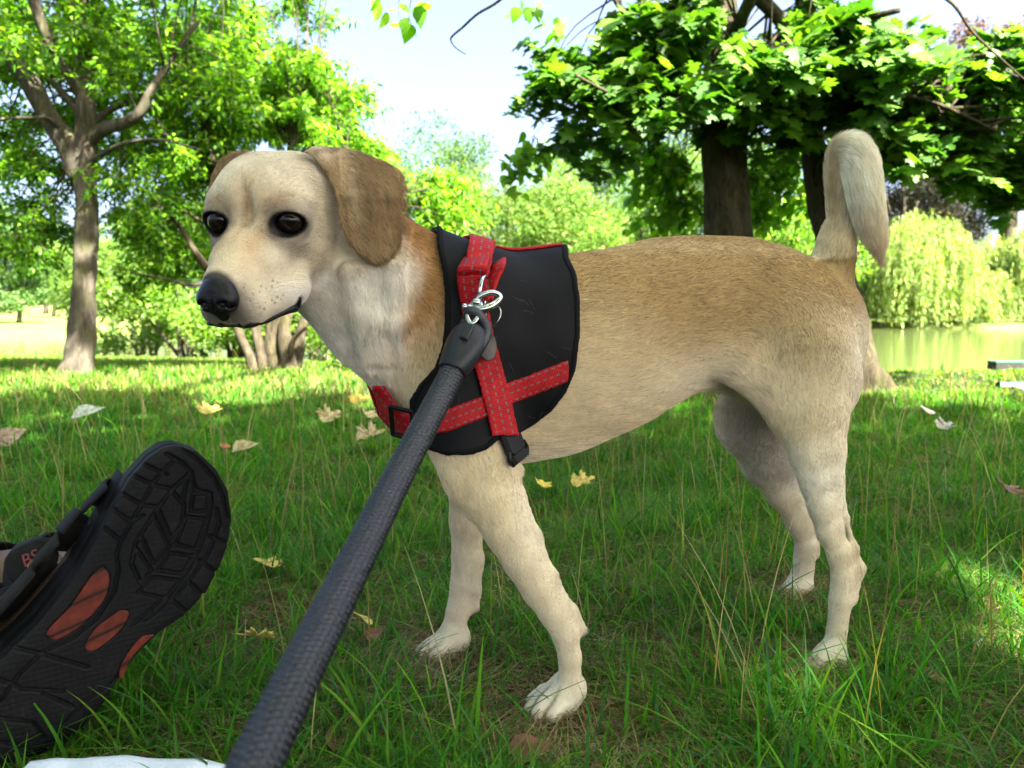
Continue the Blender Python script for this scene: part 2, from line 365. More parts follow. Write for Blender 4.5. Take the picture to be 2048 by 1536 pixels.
def surface_nets(ax, ay, az, D):
    sg = D < 0
    nx, ny, nz_ = D.shape
    s8 = [sg[i:nx - 1 + i, j:ny - 1 + j, k:nz_ - 1 + k] for i in (0, 1) for j in (0, 1) for k in (0, 1)]
    cnt = sum(s.astype(np.int8) for s in s8); act = (cnt > 0) & (cnt < 8)
    ci, cj, ck = np.nonzero(act); idx = np.full(act.shape, -1, np.int32); idx[ci, cj, ck] = np.arange(len(ci))
    acc = np.zeros((len(ci), 3)); n = np.zeros(len(ci)); axs = (ax, ay, az)
    for (i, j, k) in [(i, j, k) for i in (0, 1) for j in (0, 1) for k in (0, 1)]:
        for d in range(3):
            if (i, j, k)[d]: continue
            e = [i, j, k]; e[d] = 1
            da = D[ci + i, cj + j, ck + k]; db = D[ci + e[0], cj + e[1], ck + e[2]]
            m = (da < 0) != (db < 0); t = np.where(m, da / np.where(m, da - db, 1), 0)
            P = np.stack([ax[ci + i], ay[cj + j], az[ck + k]], 1).astype(float)
            Q = np.stack([ax[ci + e[0]], ay[cj + e[1]], az[ck + e[2]]], 1)
            acc += np.where(m[:, None], P + (Q - P) * t[:, None], 0); n += m
    V = acc / n[:, None]
    F = []
    for d in range(3):
        o = [(0, 1, 1), (1, 0, 1), (1, 1, 0)][d]
        sl = [slice(1, -1) if o[q] else slice(0, -1) for q in range(3)]; sh = [slice(1, -1) if o[q] else slice(1, None) for q in range(3)]
        a = sg[tuple(sl)]; b = sg[tuple(sh)]
        i, j, k = np.nonzero(a != b); inside = a[i, j, k]
        i = i + o[0]; j = j + o[1]; k = k + o[2]
        if d == 0: q = [idx[i, j - 1, k - 1], idx[i, j, k - 1], idx[i, j, k], idx[i, j - 1, k]]
        if d == 1: q = [idx[i - 1, j, k - 1], idx[i - 1, j, k], idx[i, j, k], idx[i, j, k - 1]]
        if d == 2: q = [idx[i - 1, j - 1, k], idx[i, j - 1, k], idx[i, j, k], idx[i - 1, j, k]]
        q = np.stack(q, 1); q[~inside] = q[~inside][:, ::-1]; F.append(q)
    return V, np.concatenate(F)
def build_field(prims, ax, ay, az, init=.06):
    D = np.full((len(ax), len(ay), len(az)), init, np.float32)
    for q in prims:
        lo, hi = bounds(q); s = []
        for a, l, h in zip((ax, ay, az), lo, hi):
            i0, i1 = np.searchsorted(a, l), np.searchsorted(a, h); s.append(slice(max(i0 - 1, 0), i1 + 1))
        X = np.stack(np.meshgrid(ax[s[0]], ay[s[1]], az[s[2]], indexing='ij'), -1)
        if X.size == 0: continue
        d = sdf_p(q, X).astype(np.float32); o = D[tuple(s)]; k = q['k']
        if q['sub']:
            d = -d; h = np.clip(.5 - .5 * (o - d) / k, 0, 1); D[tuple(s)] = np.maximum(o, d) + np.maximum(k - np.abs(o - d), 0) ** 2 / (4 * k)
        else:
            D[tuple(s)] = np.minimum(o, d) - np.maximum(k - np.abs(o - d), 0) ** 2 / (4 * k)
    return D
def smooth_mesh(V, F, it=2, lam=.5, w=None):
    E = np.concatenate([F[:, [0, 1]], F[:, [1, 2]], F[:, [2, 3]], F[:, [3, 0]]])
    n = len(V); deg = np.bincount(E[:, 0], minlength=n) + np.bincount(E[:, 1], minlength=n)
    for _ in range(it):
        A = np.stack([np.bincount(E[:, 0], V[E[:, 1], c], n) + np.bincount(E[:, 1], V[E[:, 0], c], n) for c in range(3)], 1) / deg[:, None]
        V = V + (A - V) * (lam if w is None else lam * w[:, None])
    return V
hl = 1.0
gx = axis_(-.325, .56, -.315, -.105, .0034, .0016); gy = axis_(.49, 1.12, .495, .70, .0036, .0018); gz = axis_(-.012, .69, .385, .555, .0034, .0016)
FD = build_field(PR, gx, gy, gz)
FD += np.where((gx[:, None, None] < -.10) & (gz[None, None, :] > .36), .0006, .0018).astype(np.float32)
DV, DF = surface_nets(gx, gy, gz, FD)
del FD
DV = smooth_mesh(DV, DF, 2, .4)
# keep only the largest shell is unnecessary; normals
def vnormals(V, F):
    a = V[F[:, 2]] - V[F[:, 0]]; b = V[F[:, 3]] - V[F[:, 1]]; n = np.cross(a, b); out = np.zeros_like(V)
    for c in range(3):
        o = np.zeros(len(V))
        for k in range(4): o += np.bincount(F[:, k], n[:, c], len(V))
        out[:, c] = o
    return out / (np.linalg.norm(out, axis=1)[:, None] + 1e-12)
DNm = vnormals(DV, DF)
if (DNm * (DV - DV.mean(0))).sum() < 0: DF = DF[:, ::-1].copy(); DNm = -DNm
# attributes by blended primitive ownership
def attributes(X):
    n = len(X); Wt = np.zeros(n); C = np.zeros((n, 3)); Fl = np.zeros((n, 3)); L = np.zeros(n); hd = np.zeros(n)
    for q in PR:
        if q['sub']: continue
        lo, hi = bounds(q); m = np.all((X > lo) & (X < hi), 1)
        if not m.any(): continue
        d = sdf_p(q, X[m]); w = np.exp(-np.maximum(d, -.002) / (.007 if q['grp'] != 'h' else .005)) + 1e-9
        if q['grp'] == 'ear': w = w * 8
        Wt[m] += w; C[m] += w[:, None] * q['col']; Fl[m] += w[:, None] * q['flow']; L[m] += w * q['ln']
    Wt = np.maximum(Wt, 1e-12); return C / Wt[:, None], Fl, L / Wt
Cb, Fl, Ln = attributes(DV)
def mixc(C, m, c): m = np.clip(m, 0, 1)[:, None]; return C * (1 - m) + A_(c) * m
def gb(px, py, cx, cy, sx, sy, rot=0):
    c, s = math.cos(rot), math.sin(rot); x = px - cx; y = py - cy
    return np.exp(-(((x * c + y * s) / sx) ** 2 + ((-x * s + y * c) / sy) ** 2))
def paint(V, Nn, C):
    q = V - CC; d = q @ CF; px = 1024 + FPX * (q @ CR) / d; py = 768 - FPX * (q @ CU) / d
    s_ = (V - DP) @ DA; side = (V - DP) @ DN; z = V[:, 2]
    loc = (V - HO) @ HB.T / (HS * .01)                              # head local cm
    head = np.clip((loc[:, 0] + 7.5) / 2.5, 0, 1) * np.clip((15 - np.linalg.norm(loc, axis=1)) / 3, 0, 1)
    isear = np.zeros(len(V))
    for q_ in PR:
        if q_['grp'] == 'ear':
            lo, hi = bounds(q_); m = np.all((V > lo) & (V < hi), 1); dd = np.full(len(V), 1.); dd[m] = sdf_p(q_, V[m]); isear = np.maximum(isear, np.clip(1 - (dd - .001) / .003, 0, 1))
    body = 1 - head
    # coat of the trunk: dark saddle along the back, cream flank, pale belly
    trunk = np.clip((s_ + .02) / .05, 0, 1) * (1 - np.clip((s_ - .47) / .03, 0, 1)) * np.clip((.49 - z) / .02, 0, 1) * body * np.clip((z - .14) / .08, 0, 1)
    t = np.clip((z - .27) / .16, 0, 1)
    C = mixc(C, trunk * .9, CREAM)
    C = mixc(C, trunk * np.clip((z - .325 - .02 * np.sin(s_ * 22)) / .10, 0, 1) * .95, TAN)
    C = mixc(C, trunk * np.clip((.285 - z) / .05, 0, 1), PALE)
    C = mixc(C, trunk * .85 * np.clip((s_ - .33) / .09, 0, 1) * np.clip((.43 - z) / .07, 0, 1), PALE)
    C = mixc(C, trunk * .55 * np.exp(-((s_ - .33) / .055) ** 2 - ((z - .385 + (s_ - .33) * .6) / .055) ** 2), TAN * .84)
    C = mixc(C, trunk * .55 * np.exp(-((s_ - .22) / .06) ** 2 - ((z - .335) / .03) ** 2), PALE)
    C = mixc(C, body * .8 * np.clip((s_ - .38) / .08, 0, 1) * np.clip((z - .10) / .12, 0, 1) * np.clip((.42 - z) / .05, 0, 1), PALE)
    # legs: pale coat; inner sides of the far legs and thigh darker
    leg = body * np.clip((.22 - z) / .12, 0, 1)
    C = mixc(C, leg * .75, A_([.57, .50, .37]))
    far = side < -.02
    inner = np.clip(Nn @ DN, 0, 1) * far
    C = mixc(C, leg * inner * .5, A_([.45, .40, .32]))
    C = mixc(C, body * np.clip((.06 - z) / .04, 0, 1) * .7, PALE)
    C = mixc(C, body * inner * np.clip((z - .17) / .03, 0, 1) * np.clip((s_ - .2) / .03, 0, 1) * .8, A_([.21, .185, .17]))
    # neck: rust patch behind the ear and along the nape, white throat folds
    nk = body * np.clip((.01 - s_) / .03, 0, 1)
    C = mixc(C, nk * np.clip((px - 752) / 70, 0, 1) * np.clip((800 - py) / 200, 0, 1) * .95, RUST)
    C = mixc(C, nk * .85 * gb(px, py, 822, 560, 40, 110, -.15), RUST * .95)
    C = mixc(C, nk * .7 * gb(px, py, 700, 590, 14, 90, .05), A_([.46, .30, .17]))
    C = mixc(C, nk * .9 * (gb(px, py, 742, 610, 20, 85, -.12) + gb(px, py, 786, 640, 12, 65, -.2)), WHITE)
    C = mixc(C, nk * .7 * gb(px, py, 655, 690, 60, 60, .7), WHITE)
    # head
    f, r, u = loc.T; ar = np.abs(r)
    H = head * (1 - isear)
    C = mixc(C, H * .85, A_([.60, .52, .375]))
    C = mixc(C, H * .55 * np.exp(-((u - 3.6) / 1.8) ** 2), PALE)
    C = mixc(C, H * .80 * np.exp(-(r / .38) ** 2 - ((u - 1.3) / 1.9) ** 2) * (f > -3), A_([.42, .27, .14]))   # crease
    C = mixc(C, H * .65 * np.exp(-((ar - 1.3) / .75) ** 2 - ((f - 3.4) / 2.2) ** 2) * (u > -4), A_([.50, .32, .16]))
    C = mixc(C, H * .35 * np.exp(-((u - 2.6) / 2.2) ** 2 - (r / 2.6) ** 2), A_([.50, .38, .22]))
    C = mixc(C, H * .40 * np.exp(-((f - 4.5) / 2.2) ** 2 - (r / 1.6) ** 2) * (u > -4.5), A_([.52, .38, .22]))
    C = mixc(C, H * .65 * np.exp(-((ar - 2.6) / 1.1) ** 2 - ((u - 1.75) / .5) ** 2), A_([.47, .31, .17]))
    C = mixc(C, H * .75 * np.clip((-3.9 - u) / 1.5, 0, 1) * np.clip((5.2 - f) / 3, 0, 1), WHITE)
    C = mixc(C, H * .45 * np.exp(-((f - .6) / 1.6) ** 2 - ((u + 2.3) / .9) ** 2 - ((ar - 3) / 1) ** 2), A_([.30, .23, .17]))
    for s in (1, -1):
        e = np.sqrt(((f - .6) / 1.9) ** 2 + ((r - s * 2.95) / 1.40) ** 2 + ((u + .07) / 1.04) ** 2)
        eb = np.sqrt(((f - .6) / 2.2) ** 2 + ((r - s * 2.9) / 1.9) ** 2 + ((u + .35) / 1.7) ** 2)
        C = mixc(C, H * .75 * np.clip(1.9 - eb * 1.1, 0, 1) ** 1.6, A_([.11, .085, .07]))
        C = mixc(C, H * np.clip((1.12 - e) / .12, 0, 1), A_([.010, .009, .009]))
        e2 = np.sqrt(((f - 1.1) / .9) ** 2 + ((r - s * 1.85) / .6) ** 2 + ((u + .75) / .6) ** 2)
        C = mixc(C, H * np.clip(1.5 - e2, 0, 1) * .9, A_([.05, .04, .035]))
    C = mixc(C, H * .6 * np.clip((f - 6.0) / 1.3, 0, 1) * np.clip((-2.6 - u) / 1.0, 0, 1), A_([.10, .09, .085]))
    C = mixc(C, H * .95 * np.clip((f - 7.2) / .5, 0, 1), A_([.03, .028, .028]))
    sp = np.sin(f * 9.1 + 1.3) * np.sin(u * 10.7 + .4) * np.sin(r * 8.3 + f * 2)
    C = mixc(C, H * .85 * (sp > .72) * (f > 3.6) * (f < 7.2) * (u < -3.3) * (u > -5.3), A_([.10, .08, .07]))
    P = A_(MLp); dm = np.full(len(V), 1.)
    m = head > .5
    for h in (0, 8):
        for i in range(7):
            a, b = P[h + i], P[h + i + 1]; e = b - a; w = V[m] - a; t = np.clip(w @ e / (e @ e), 0, 1)
            dm[m] = np.minimum(dm[m], np.linalg.norm(w - t[:, None] * e, axis=1) - (.0032 - .0022 * (i + t) / 7))
    C = mixc(C, np.clip(1.2 - dm / .0014, 0, 1), A_([.012, .010, .010]))
    # ears
    C = mixc(C, isear, EAR)
    C = mixc(C, isear * .5 * gb(px, py, 640, 300, 40, 18), PALE)
    C = mixc(C, isear * .5 * gb(px, py, 700, 380, 14, 90, -.2), A_([.62, .48, .31]))
    C = mixc(C, isear * .35 * gb(px, py, 800, 430, 22, 70), A_([.30, .17, .08]))
    # tail
    tl = (z > .44) * (s_ > .34) * (px > 1625) * (py < 520)
    C = mixc(C, tl * .5 * gb(px, py, 1655, 440, 14, 90), TAN)
    C = mixc(C, tl * .85, A_([.72, .60, .38]))
    C = mixc(C, tl * np.clip((470 - py) / 120, 0, 1) * np.clip((px - 1665) / 25, 0, 1), A_([.86, .80, .63]))
    C = mixc(C, tl * .6 * gb(px, py, 1668, 400, 10, 60), TAN)
    C = mixc(C, tl * .45 * gb(px, py, 1758, 505, 20, 40), A_([.40, .28, .17]))
    # carpal pads and paw pads
    for (x, y, o) in ((1180, 1270, .077), (955, 1229, -.078)):
        p = S(x, y, o); C = mixc(C, np.clip(1.6 - np.linalg.norm(V - p, axis=1) / .007, 0, 1), A_([.02, .018, .018]))
    C = mixc(C, body * (z < .006) * 1., A_([.03, .025, .022]))
    for g_, f_, sc in PAWS:  # toe gaps: shade between the toes painted into the coat colour
        v = V - g_; a = v[:, 0] * f_[0] + v[:, 1] * f_[1]; b_ = -v[:, 0] * f_[1] + v[:, 1] * f_[0]; near = (np.abs(b_) < .035) & (z < .04)
        for q in (-.0127, -.0003, .0121): C = mixc(C, near * .85 * np.exp(-((b_ - q * sc * (1 + a * 6)) / .0016) ** 2) * np.clip((a - .004) / .012, 0, 1), A_([.10, .075, .055]))
    return C, isear, dm
bvh = BVHTree.FromPolygons(DV.tolist(), DF.tolist())
MPX = [(598, 600), (590, 613), (578, 625), (556, 636), (530, 643), (500, 649), (468, 651), (440, 648)]
MLp = []
for x, y in MPX:
    r_ = ray(x, y); h_ = None
    for dx in range(0, 40, 2):
        rr_ = ray(x - dx * .3, y - dx); h_ = bvh.ray_cast(Vector(CC), Vector(nz(rr_)))
        if h_[0] is not None and (A_(h_[0]) - HO) @ HF > -.02 : break
    MLp.append(A_(h_[0]))
MLp = MLp + [p - 2 * ((p - HO) @ HR) * HR for p in MLp]
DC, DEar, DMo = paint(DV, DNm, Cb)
# skin/undercoat material shared by body
def fur_nodes(m, nt, b, curve=False):
    at = N_(nt, 'ShaderNodeAttribute', attribute_name='Col')
    b.inputs['Roughness'].default_value = .62 if curve else .85
    b.inputs['Specular IOR Level'].default_value = .22 if curve else .08
    return at
M_skin, nt, b = mat_new('short_coat')
at = fur_nodes(M_skin, nt, b)
tc = nt.nodes.new('ShaderNodeTexCoord'); n1 = N_(nt, 'ShaderNodeTexNoise', i_Scale=70.0, i_Detail=8.0); nt.links.new(tc.outputs['Object'], n1.inputs[0])
hsv = N_(nt, 'ShaderNodeHueSaturation'); r1 = N_(nt, 'ShaderNodeMapRange'); r1.inputs[3].default_value = .72; r1.inputs[4].default_value = 1.12
nt.links.new(n1.outputs[0], r1.inputs[0]); nt.links.new(r1.outputs[0], hsv.inputs['Value']); nt.links.new(at.outputs['Color'], hsv.inputs['Color']); nt.links.new(hsv.outputs[0], b.inputs['Base Color'])
M_fur, nt, b = mat_new('fur_hair')
at = fur_nodes(M_fur, nt, b, True); nt.links.new(at.outputs['Color'], b.inputs['Base Color'])
tr = N_(nt, 'ShaderNodeBsdfTranslucent'); mx = N_(nt, 'ShaderNodeMixShader'); mx.inputs[0].default_value = .22
nt.links.new(at.outputs['Color'], tr.inputs['Color']); nt.links.new(b.outputs[0], mx.inputs[1]); nt.links.new(tr.outputs[0], mx.inputs[2])
nt.links.new(mx.outputs[0], nt.nodes['Material Output'].inputs['Surface'])
dog = empty('dog', (float(DP[0] + .17), float(DP[1] + .05), 0), 'young cream and tan short-haired dog in a black and red harness, standing on the grass', 'dog')
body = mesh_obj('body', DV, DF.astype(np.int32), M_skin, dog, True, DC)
# ---------- eyes ----------
M_eye, nt, b = mat_new('dark_eye'); b.inputs['Roughness'].default_value = .03; b.inputs['Specular IOR Level'].default_value = .22
g = N_(nt, 'ShaderNodeAttribute', attribute_name='Col'); nt.links.new(g.outputs['Color'], b.inputs['Base Color'])
def uvsphere(c, r, B=None, nu=40, nv=24, prof=None):
    V = []; F = []
    for i in range(nv + 1):
        t = math.pi * i / nv
        for j in range(nu):
            p = 2 * math.pi * j / nu; V.append((math.cos(t), math.sin(t) * math.cos(p), math.sin(t) * math.sin(p)))
    V = A_(V)
    for i in range(nv):
        for j in range(nu): F.append((i * nu + j, i * nu + (j + 1) % nu, (i + 1) * nu + (j + 1) % nu, (i + 1) * nu + j))
    return V, F
for s, c in zip((1, -1), EYES):
    look = nz(CC - c + A_([.03, 0, .0])); ax2 = nz(np.cross(look, [0, 0, 1])); B = np.stack([look, ax2, np.cross(ax2, look)])
    V, F = uvsphere(0, 1)
    ang = np.degrees(np.arccos(np.clip(V[:, 0], -1, 1)))
    R_ = .0118 * (1 + .035 * np.exp(-(ang / 26) ** 2))
    colr = np.where(ang[:, None] < 17, A_([[.003, .003, .003]]), np.where(ang[:, None] < 38, A_([[.010, .006, .004]]), A_([[.007, .006, .006]])))
    e = mesh_obj('eye', c + (V * R_[:, None]) @ B, F, M_eye, dog, True, colr)
# ---------- nose ----------
NP = []
_PR = PR; PR = NP
he(7.9, 0, -3.78, .9, 1.38, 1.06, .006)
he(7.4, 0, -3.0, 1.15, 1.2, .8, .006)
for s in (1, -1): he(8.1, s * .74, -3.95, .82, .77, .86, .005)
hc((8.3, 0, -4.1), .6, (7.7, 0, -5.3), .42, .005)
for s in (1, -1):
    he(8.9, s * .74, -4.0, .42, .32, .27, .002, sub=True, yaw=s * .35)
    he(8.6, s * 1.32, -4.3, .6, .34, .13, .002, sub=True, yaw=s * .7)
he(9.0, 0, -4.5, .30, .06, .9, .0015, sub=True)
c0 = Hh(7.9, 0, -4.1); hh = .026
axx = [np.arange(c0[i] - hh, c0[i] + hh, .0007).astype(np.float32) for i in range(3)]
NV, NF = surface_nets(*axx, build_field(NP, *axx)); NV = smooth_mesh(NV, NF, 3, .5)
if (vnormals(NV, NF) * (NV - c0)).sum() < 0: NF = NF[:, ::-1].copy()
PR = _PR
M_nose, nt, b = mat_new('nose_leather'); b.inputs['Base Color'].default_value = (.004, .004, .005, 1); b.inputs['Roughness'].default_value = .34; b.inputs['Specular IOR Level'].default_value = .22
tc = nt.nodes.new('ShaderNodeTexCoord'); vo = N_(nt, 'ShaderNodeTexVoronoi', i_Scale=900.0); nt.links.new(tc.outputs['Object'], vo.inputs[0])
bp = N_(nt, 'ShaderNodeBump', i_Strength=.35, i_Distance=.0006); nt.links.new(vo.outputs[0], bp.inputs['Height']); nt.links.new(bp.outputs[0], b.inputs['Normal'])
mesh_obj('nose', NV, NF.astype(np.int32), M_nose, dog)

M_lip, nt, b = mat_new('lip'); b.inputs['Base Color'].default_value = (.006, .006, .007, 1); b.inputs['Specular IOR Level'].default_value = .2; b.inputs['Roughness'].default_value = .35
mb = MB()
for h in (0, 8):
    Q = smooth_path(MLp[h:h + 8], 40); Q[:16] += (HR if h == 0 else -HR) * .0014 * np.linspace(1, 0, 16)[:, None]; tube(mb, Q, np.concatenate([np.linspace(.0010, .0044, 8), np.linspace(.0044, .0024, 10), np.linspace(.0024, .0010, 22)]), 10)
mb.obj('lip', M_lip, dog)

M_claw = simple_mat('claw', (.10, .075, .05), .4)
for c_, f_ in CLAWS:
    mb = MB(); tube(mb, smooth_path([c_ - f_ * .003, c_ + f_ * .002, c_ + f_ * .0055 - A_([0, 0, .0035])], 8), np.linspace(.0022, .0005, 8), 8); mb.obj('claw', M_claw, dog)
# =====================================================================  HARNESS (worn by the dog)
def hit(px, py, tree=None):
    r = ray(px, py); l = np.linalg.norm(r); h = (tree or bvh).ray_cast(Vector(CC), Vector(r / l))
    return (None, None) if h[0] is None else (A_(h[0]), A_(h[1]))
HPOLY = [(872, 440), (874, 492), (884, 540), (889, 590), (889, 640), (884, 690), (868, 735), (838, 768), (818, 800), (818, 838), (834, 880), (856, 900), (892, 912), (940, 912), (975, 900), (998, 880), (1030, 872), (1066, 852), (1102, 825), (1132, 788), (1152, 740), (1161, 670), (1161, 600), (1153, 545), (1138, 515), (1130, 440)]
def mirror_proj(X):
    sd = (X - DP) @ DN
    Y = np.where(sd[..., None] < 0, X - 2 * sd[..., None] * DN, X)
    v = Y - CC; d = v @ CF
    return 1024 + FPX * (v @ CR) / d, 768 - FPX * (v @ CU) / d, d, sd
def polyline_uv(px, py, L, d):
    best = np.full(px.shape, 1e9); U = np.zeros(px.shape); Vv = np.zeros(px.shape); acc = 0; sc = .70 / FPX
    L = np.asarray(L, float)
    for i in range(len(L) - 1):
        e = L[i + 1] - L[i]; n2 = e @ e; ln = math.sqrt(n2); wx, wy = px - L[i][0], py - L[i][1]
        t = (wx * e[0] + wy * e[1]) / n2; tc_ = np.clip(t, 0 if i else 0, 1)
        dd = np.hypot(wx - tc_ * e[0], wy - tc_ * e[1]); cr = (wx * e[1] - wy * e[0]) / ln
        m = dd < best; best = np.where(m, dd, best); U = np.where(m, (acc + tc_ * ln) * sc, U); Vv = np.where(m, cr * sc, Vv); acc += ln
    return best, U, Vv
hx = np.arange(-.19, .135, .0016).astype(np.float32); hy = np.arange(.60, .935, .0018).astype(np.float32); hz = np.arange(.225, .50, .0016).astype(np.float32)
HFd = build_field([q for q in PR if q['grp'] not in ('h', 'ear', 'tail')], hx, hy, hz)
HX = np.stack(np.meshgrid(hx, hy, hz, indexing='ij'), -1)
hpx, hpy, hd, hsd = mirror_proj(HX); hs_ = (HX - DP) @ DA
front = hs_ > -.2
def shell(mask_m, off, th):
    """solid between off-th and off+th above the coat, inside mask (metres, negative inside)"""
    a = np.abs(HFd - off + .0009 * np.sin(HX[..., 2] * 95 + HX[..., 0] * 60) * np.sin(HX[..., 0] * 75 - HX[..., 2] * 30)) - th; r = .0012
    u = a + r; v = mask_m + r
    return (np.minimum(np.maximum(u, v), 0) + np.sqrt(np.maximum(u, 0) ** 2 + np.maximum(v, 0) ** 2) - r).astype(np.float32)
def hobj(name, D, mat, uvf=None, it=2):
    V, F = surface_nets(hx, hy, hz, D); V = smooth_mesh(V, F, it, .5); n = vnormals(V, F)
    # outward test by field gradient is the same orientation as the dog surface
    if HFLIP: F = F[:, ::-1].copy()
    uv = None
    if uvf is not None: uv = uvf(V)
    o = mesh_obj(name, V, F.astype(np.int32), mat, dog, True, uv=uv); return o
_v, _f = surface_nets(hx[:40], hy[:40], hz[:40], (np.sqrt(((np.stack(np.meshgrid(hx[:40], hy[:40], hz[:40], indexing='ij'), -1) - A_([hx[20], hy[20], hz[20]])) ** 2).sum(-1)) - .02).astype(np.float32))
HFLIP = (vnormals(_v, _f) * (_v - A_([hx[20], hy[20], hz[20]]))).sum() < 0
M_pad, nt, b = mat_new('black_neoprene'); b.inputs['Base Color'].default_value = (.0035, .0037, .005, 1); b.inputs['Roughness'].default_value = .6; b.inputs['Specular IOR Level'].default_value = .12
tc = nt.nodes.new('ShaderNodeTexCoord'); vo = N_(nt, 'ShaderNodeTexVoronoi', i_Scale=850.0); nt.links.new(tc.outputs['Object'], vo.inputs[0])
bp = N_(nt, 'ShaderNodeBump', i_Strength=.25, i_Distance=.0006); nt.links.new(vo.outputs[0], bp.inputs['Height']); nt.links.new(bp.outputs[0], b.inputs['Normal'])
M_trim = simple_mat('black_binding', (.004, .004, .005), .8, bump=.3, bscale=900, spec=.1)
def web_mat(name, c, stitch=True, rows=(-.0075, 0, .0075)):
    m, nt, b = mat_new(name); b.inputs['Roughness'].default_value = .6; b.inputs['Specular IOR Level'].default_value = .2
    uv = N_(nt, 'ShaderNodeUVMap', uv_map='UVMap'); sp = nt.nodes.new('ShaderNodeSeparateXYZ'); nt.links.new(uv.outputs[0], sp.inputs[0])
    def M(op, a, bb=None, c3=None):
        n = nt.nodes.new('ShaderNodeMath'); n.operation = op
        for i, x in enumerate((a, bb, c3)):
            if x is None: continue
            if isinstance(x, (int, float)): n.inputs[i].default_value = x
            else: nt.links.new(x, n.inputs[i])
        return n.outputs[0]
    u, v = sp.outputs[0], sp.outputs[1]
    rib = M('SINE', M('MULTIPLY', u, 2 * math.pi / .0022)); rib2 = M('SINE', M('MULTIPLY', v, 2 * math.pi / .0016))
    h = M('MULTIPLY', rib, M('ADD', M('MULTIPLY', rib2, .35), .75))
    bp = N_(nt, 'ShaderNodeBump', i_Strength=.35, i_Distance=.0005); nt.links.new(h, bp.inputs['Height']); nt.links.new(bp.outputs[0], b.inputs['Normal'])
    tcn = nt.nodes.new('ShaderNodeTexCoord'); nn = N_(nt, 'ShaderNodeTexNoise', i_Scale=120.0, i_Detail=5.0); nt.links.new(tcn.outputs['Object'], nn.inputs[0])
    c = A_(c); r0 = ramp(nt, [(.3, c * .72), (.7, c * 1.1)], nn.outputs['Fac'])
    sh = M('MULTIPLY_ADD', rib, .06, .94); mx0 = N_(nt, 'ShaderNodeMix', data_type='RGBA', blend_type='MULTIPLY'); mx0.inputs[0].default_value = 1
    nt.links.new(r0.outputs[0], mx0.inputs[6]); nt.links.new(sh, mx0.inputs[7]); out = mx0.outputs[2]
    if stitch:
        tot = None
        for i, rr in enumerate(rows):
            near = M('LESS_THAN', M('ABSOLUTE', M('SUBTRACT', v, rr)), .00065)
            dash = M('LESS_THAN', M('FRACT', M('ADD', M('DIVIDE', u, .0068), .37 * i)), .48)
            q = M('MULTIPLY', near, dash); tot = q if tot is None else M('MAXIMUM', tot, q)
        mx1 = N_(nt, 'ShaderNodeMix', data_type='RGBA'); nt.links.new(tot, mx1.inputs[0]); nt.links.new(out, mx1.inputs[6]); mx1.inputs[7].default_value = (.10, .10, .11, 1); out = mx1.outputs[2]
    nt.links.new(out, b.inputs['Base Color'])
    return m
M_red = web_mat('red_webbing', (.36, .004, .007))
M_redp = web_mat('red_webbing_plain', (.36, .004, .007), False)
M_plast = simple_mat('black_plastic', (.004, .004, .005), .38, bump=.15, bscale=300, spec=.2)
M_chrome, nt, b = mat_new('chrome'); b.inputs['Base Color'].default_value = (.42, .43, .45, 1); b.inputs['Metallic'].default_value = 1; b.inputs['Roughness'].default_value = .16
M_brass, nt, b = mat_new('aged_steel'); b.inputs['Base Color'].default_value = (.06, .052, .04, 1); b.inputs['Metallic'].default_value = .6; b.inputs['Roughness'].default_value = .5
valid = (hs_ > -.30) & (HX[..., 2] > .24)
pm = poly_sd(hpx, hpy, HPOLY) * hd / FPX
dd_ = HX @ DN
D = shell(pm, .0042, .0022)
harness = hobj('harness', D, M_pad)
harness['label'] = 'black padded harness vest with red webbing straps'
# binding along the edge of the vest: a raised tube-like lip
D = shell(np.abs(pm + .0035) - .0028, .0056, .0022)
o = hobj('edge_binding', D, M_trim); sub(o, harness)
# red straps
SA = [(966, 470), (958, 520), (950, 560), (950, 620), (965, 690), (985, 760), (1000, 820), (1012, 874)]
SC = [(1141, 740), (1080, 764), (1017, 788), (964, 815), (892, 842), (840, 852), (798, 847), (772, 816), (752, 786), (730, 745)]
b1, u1, v1 = polyline_uv(hpx, hpy, SA, hd)
D = shell(np.maximum(b1 * hd / FPX - .0132, np.maximum(hpy - 874, -1e3) * hd / FPX), .0116, .0020)
o = hobj('shoulder_strap', D, M_red, lambda V: np.stack(polyline_uv(*mirror_proj(V)[:2], SA, None)[1:], 1), 7); sub(o, harness)
b2, u2, v2 = polyline_uv(hpx, hpy, SC, hd)
lim = np.maximum((hpx - 1139) * hd / FPX, -1)
frontpart = np.clip((800 - hpx) / 40, 0, 1)
lim = np.maximum(lim, np.where((hpx < 790) & (hpy < 830), np.maximum(-((hpx - 740) * .957 - (hpy - 766) * .29), 770 - hpy) * hd / FPX, -1))
D = shell(np.maximum(b2 * hd / FPX - .0108, lim), .0074, .0019)
o = hobj('chest_strap', D, M_red, lambda V: np.stack(polyline_uv(*mirror_proj(V)[:2], SC, None)[1:], 1), 7); sub(o, harness)
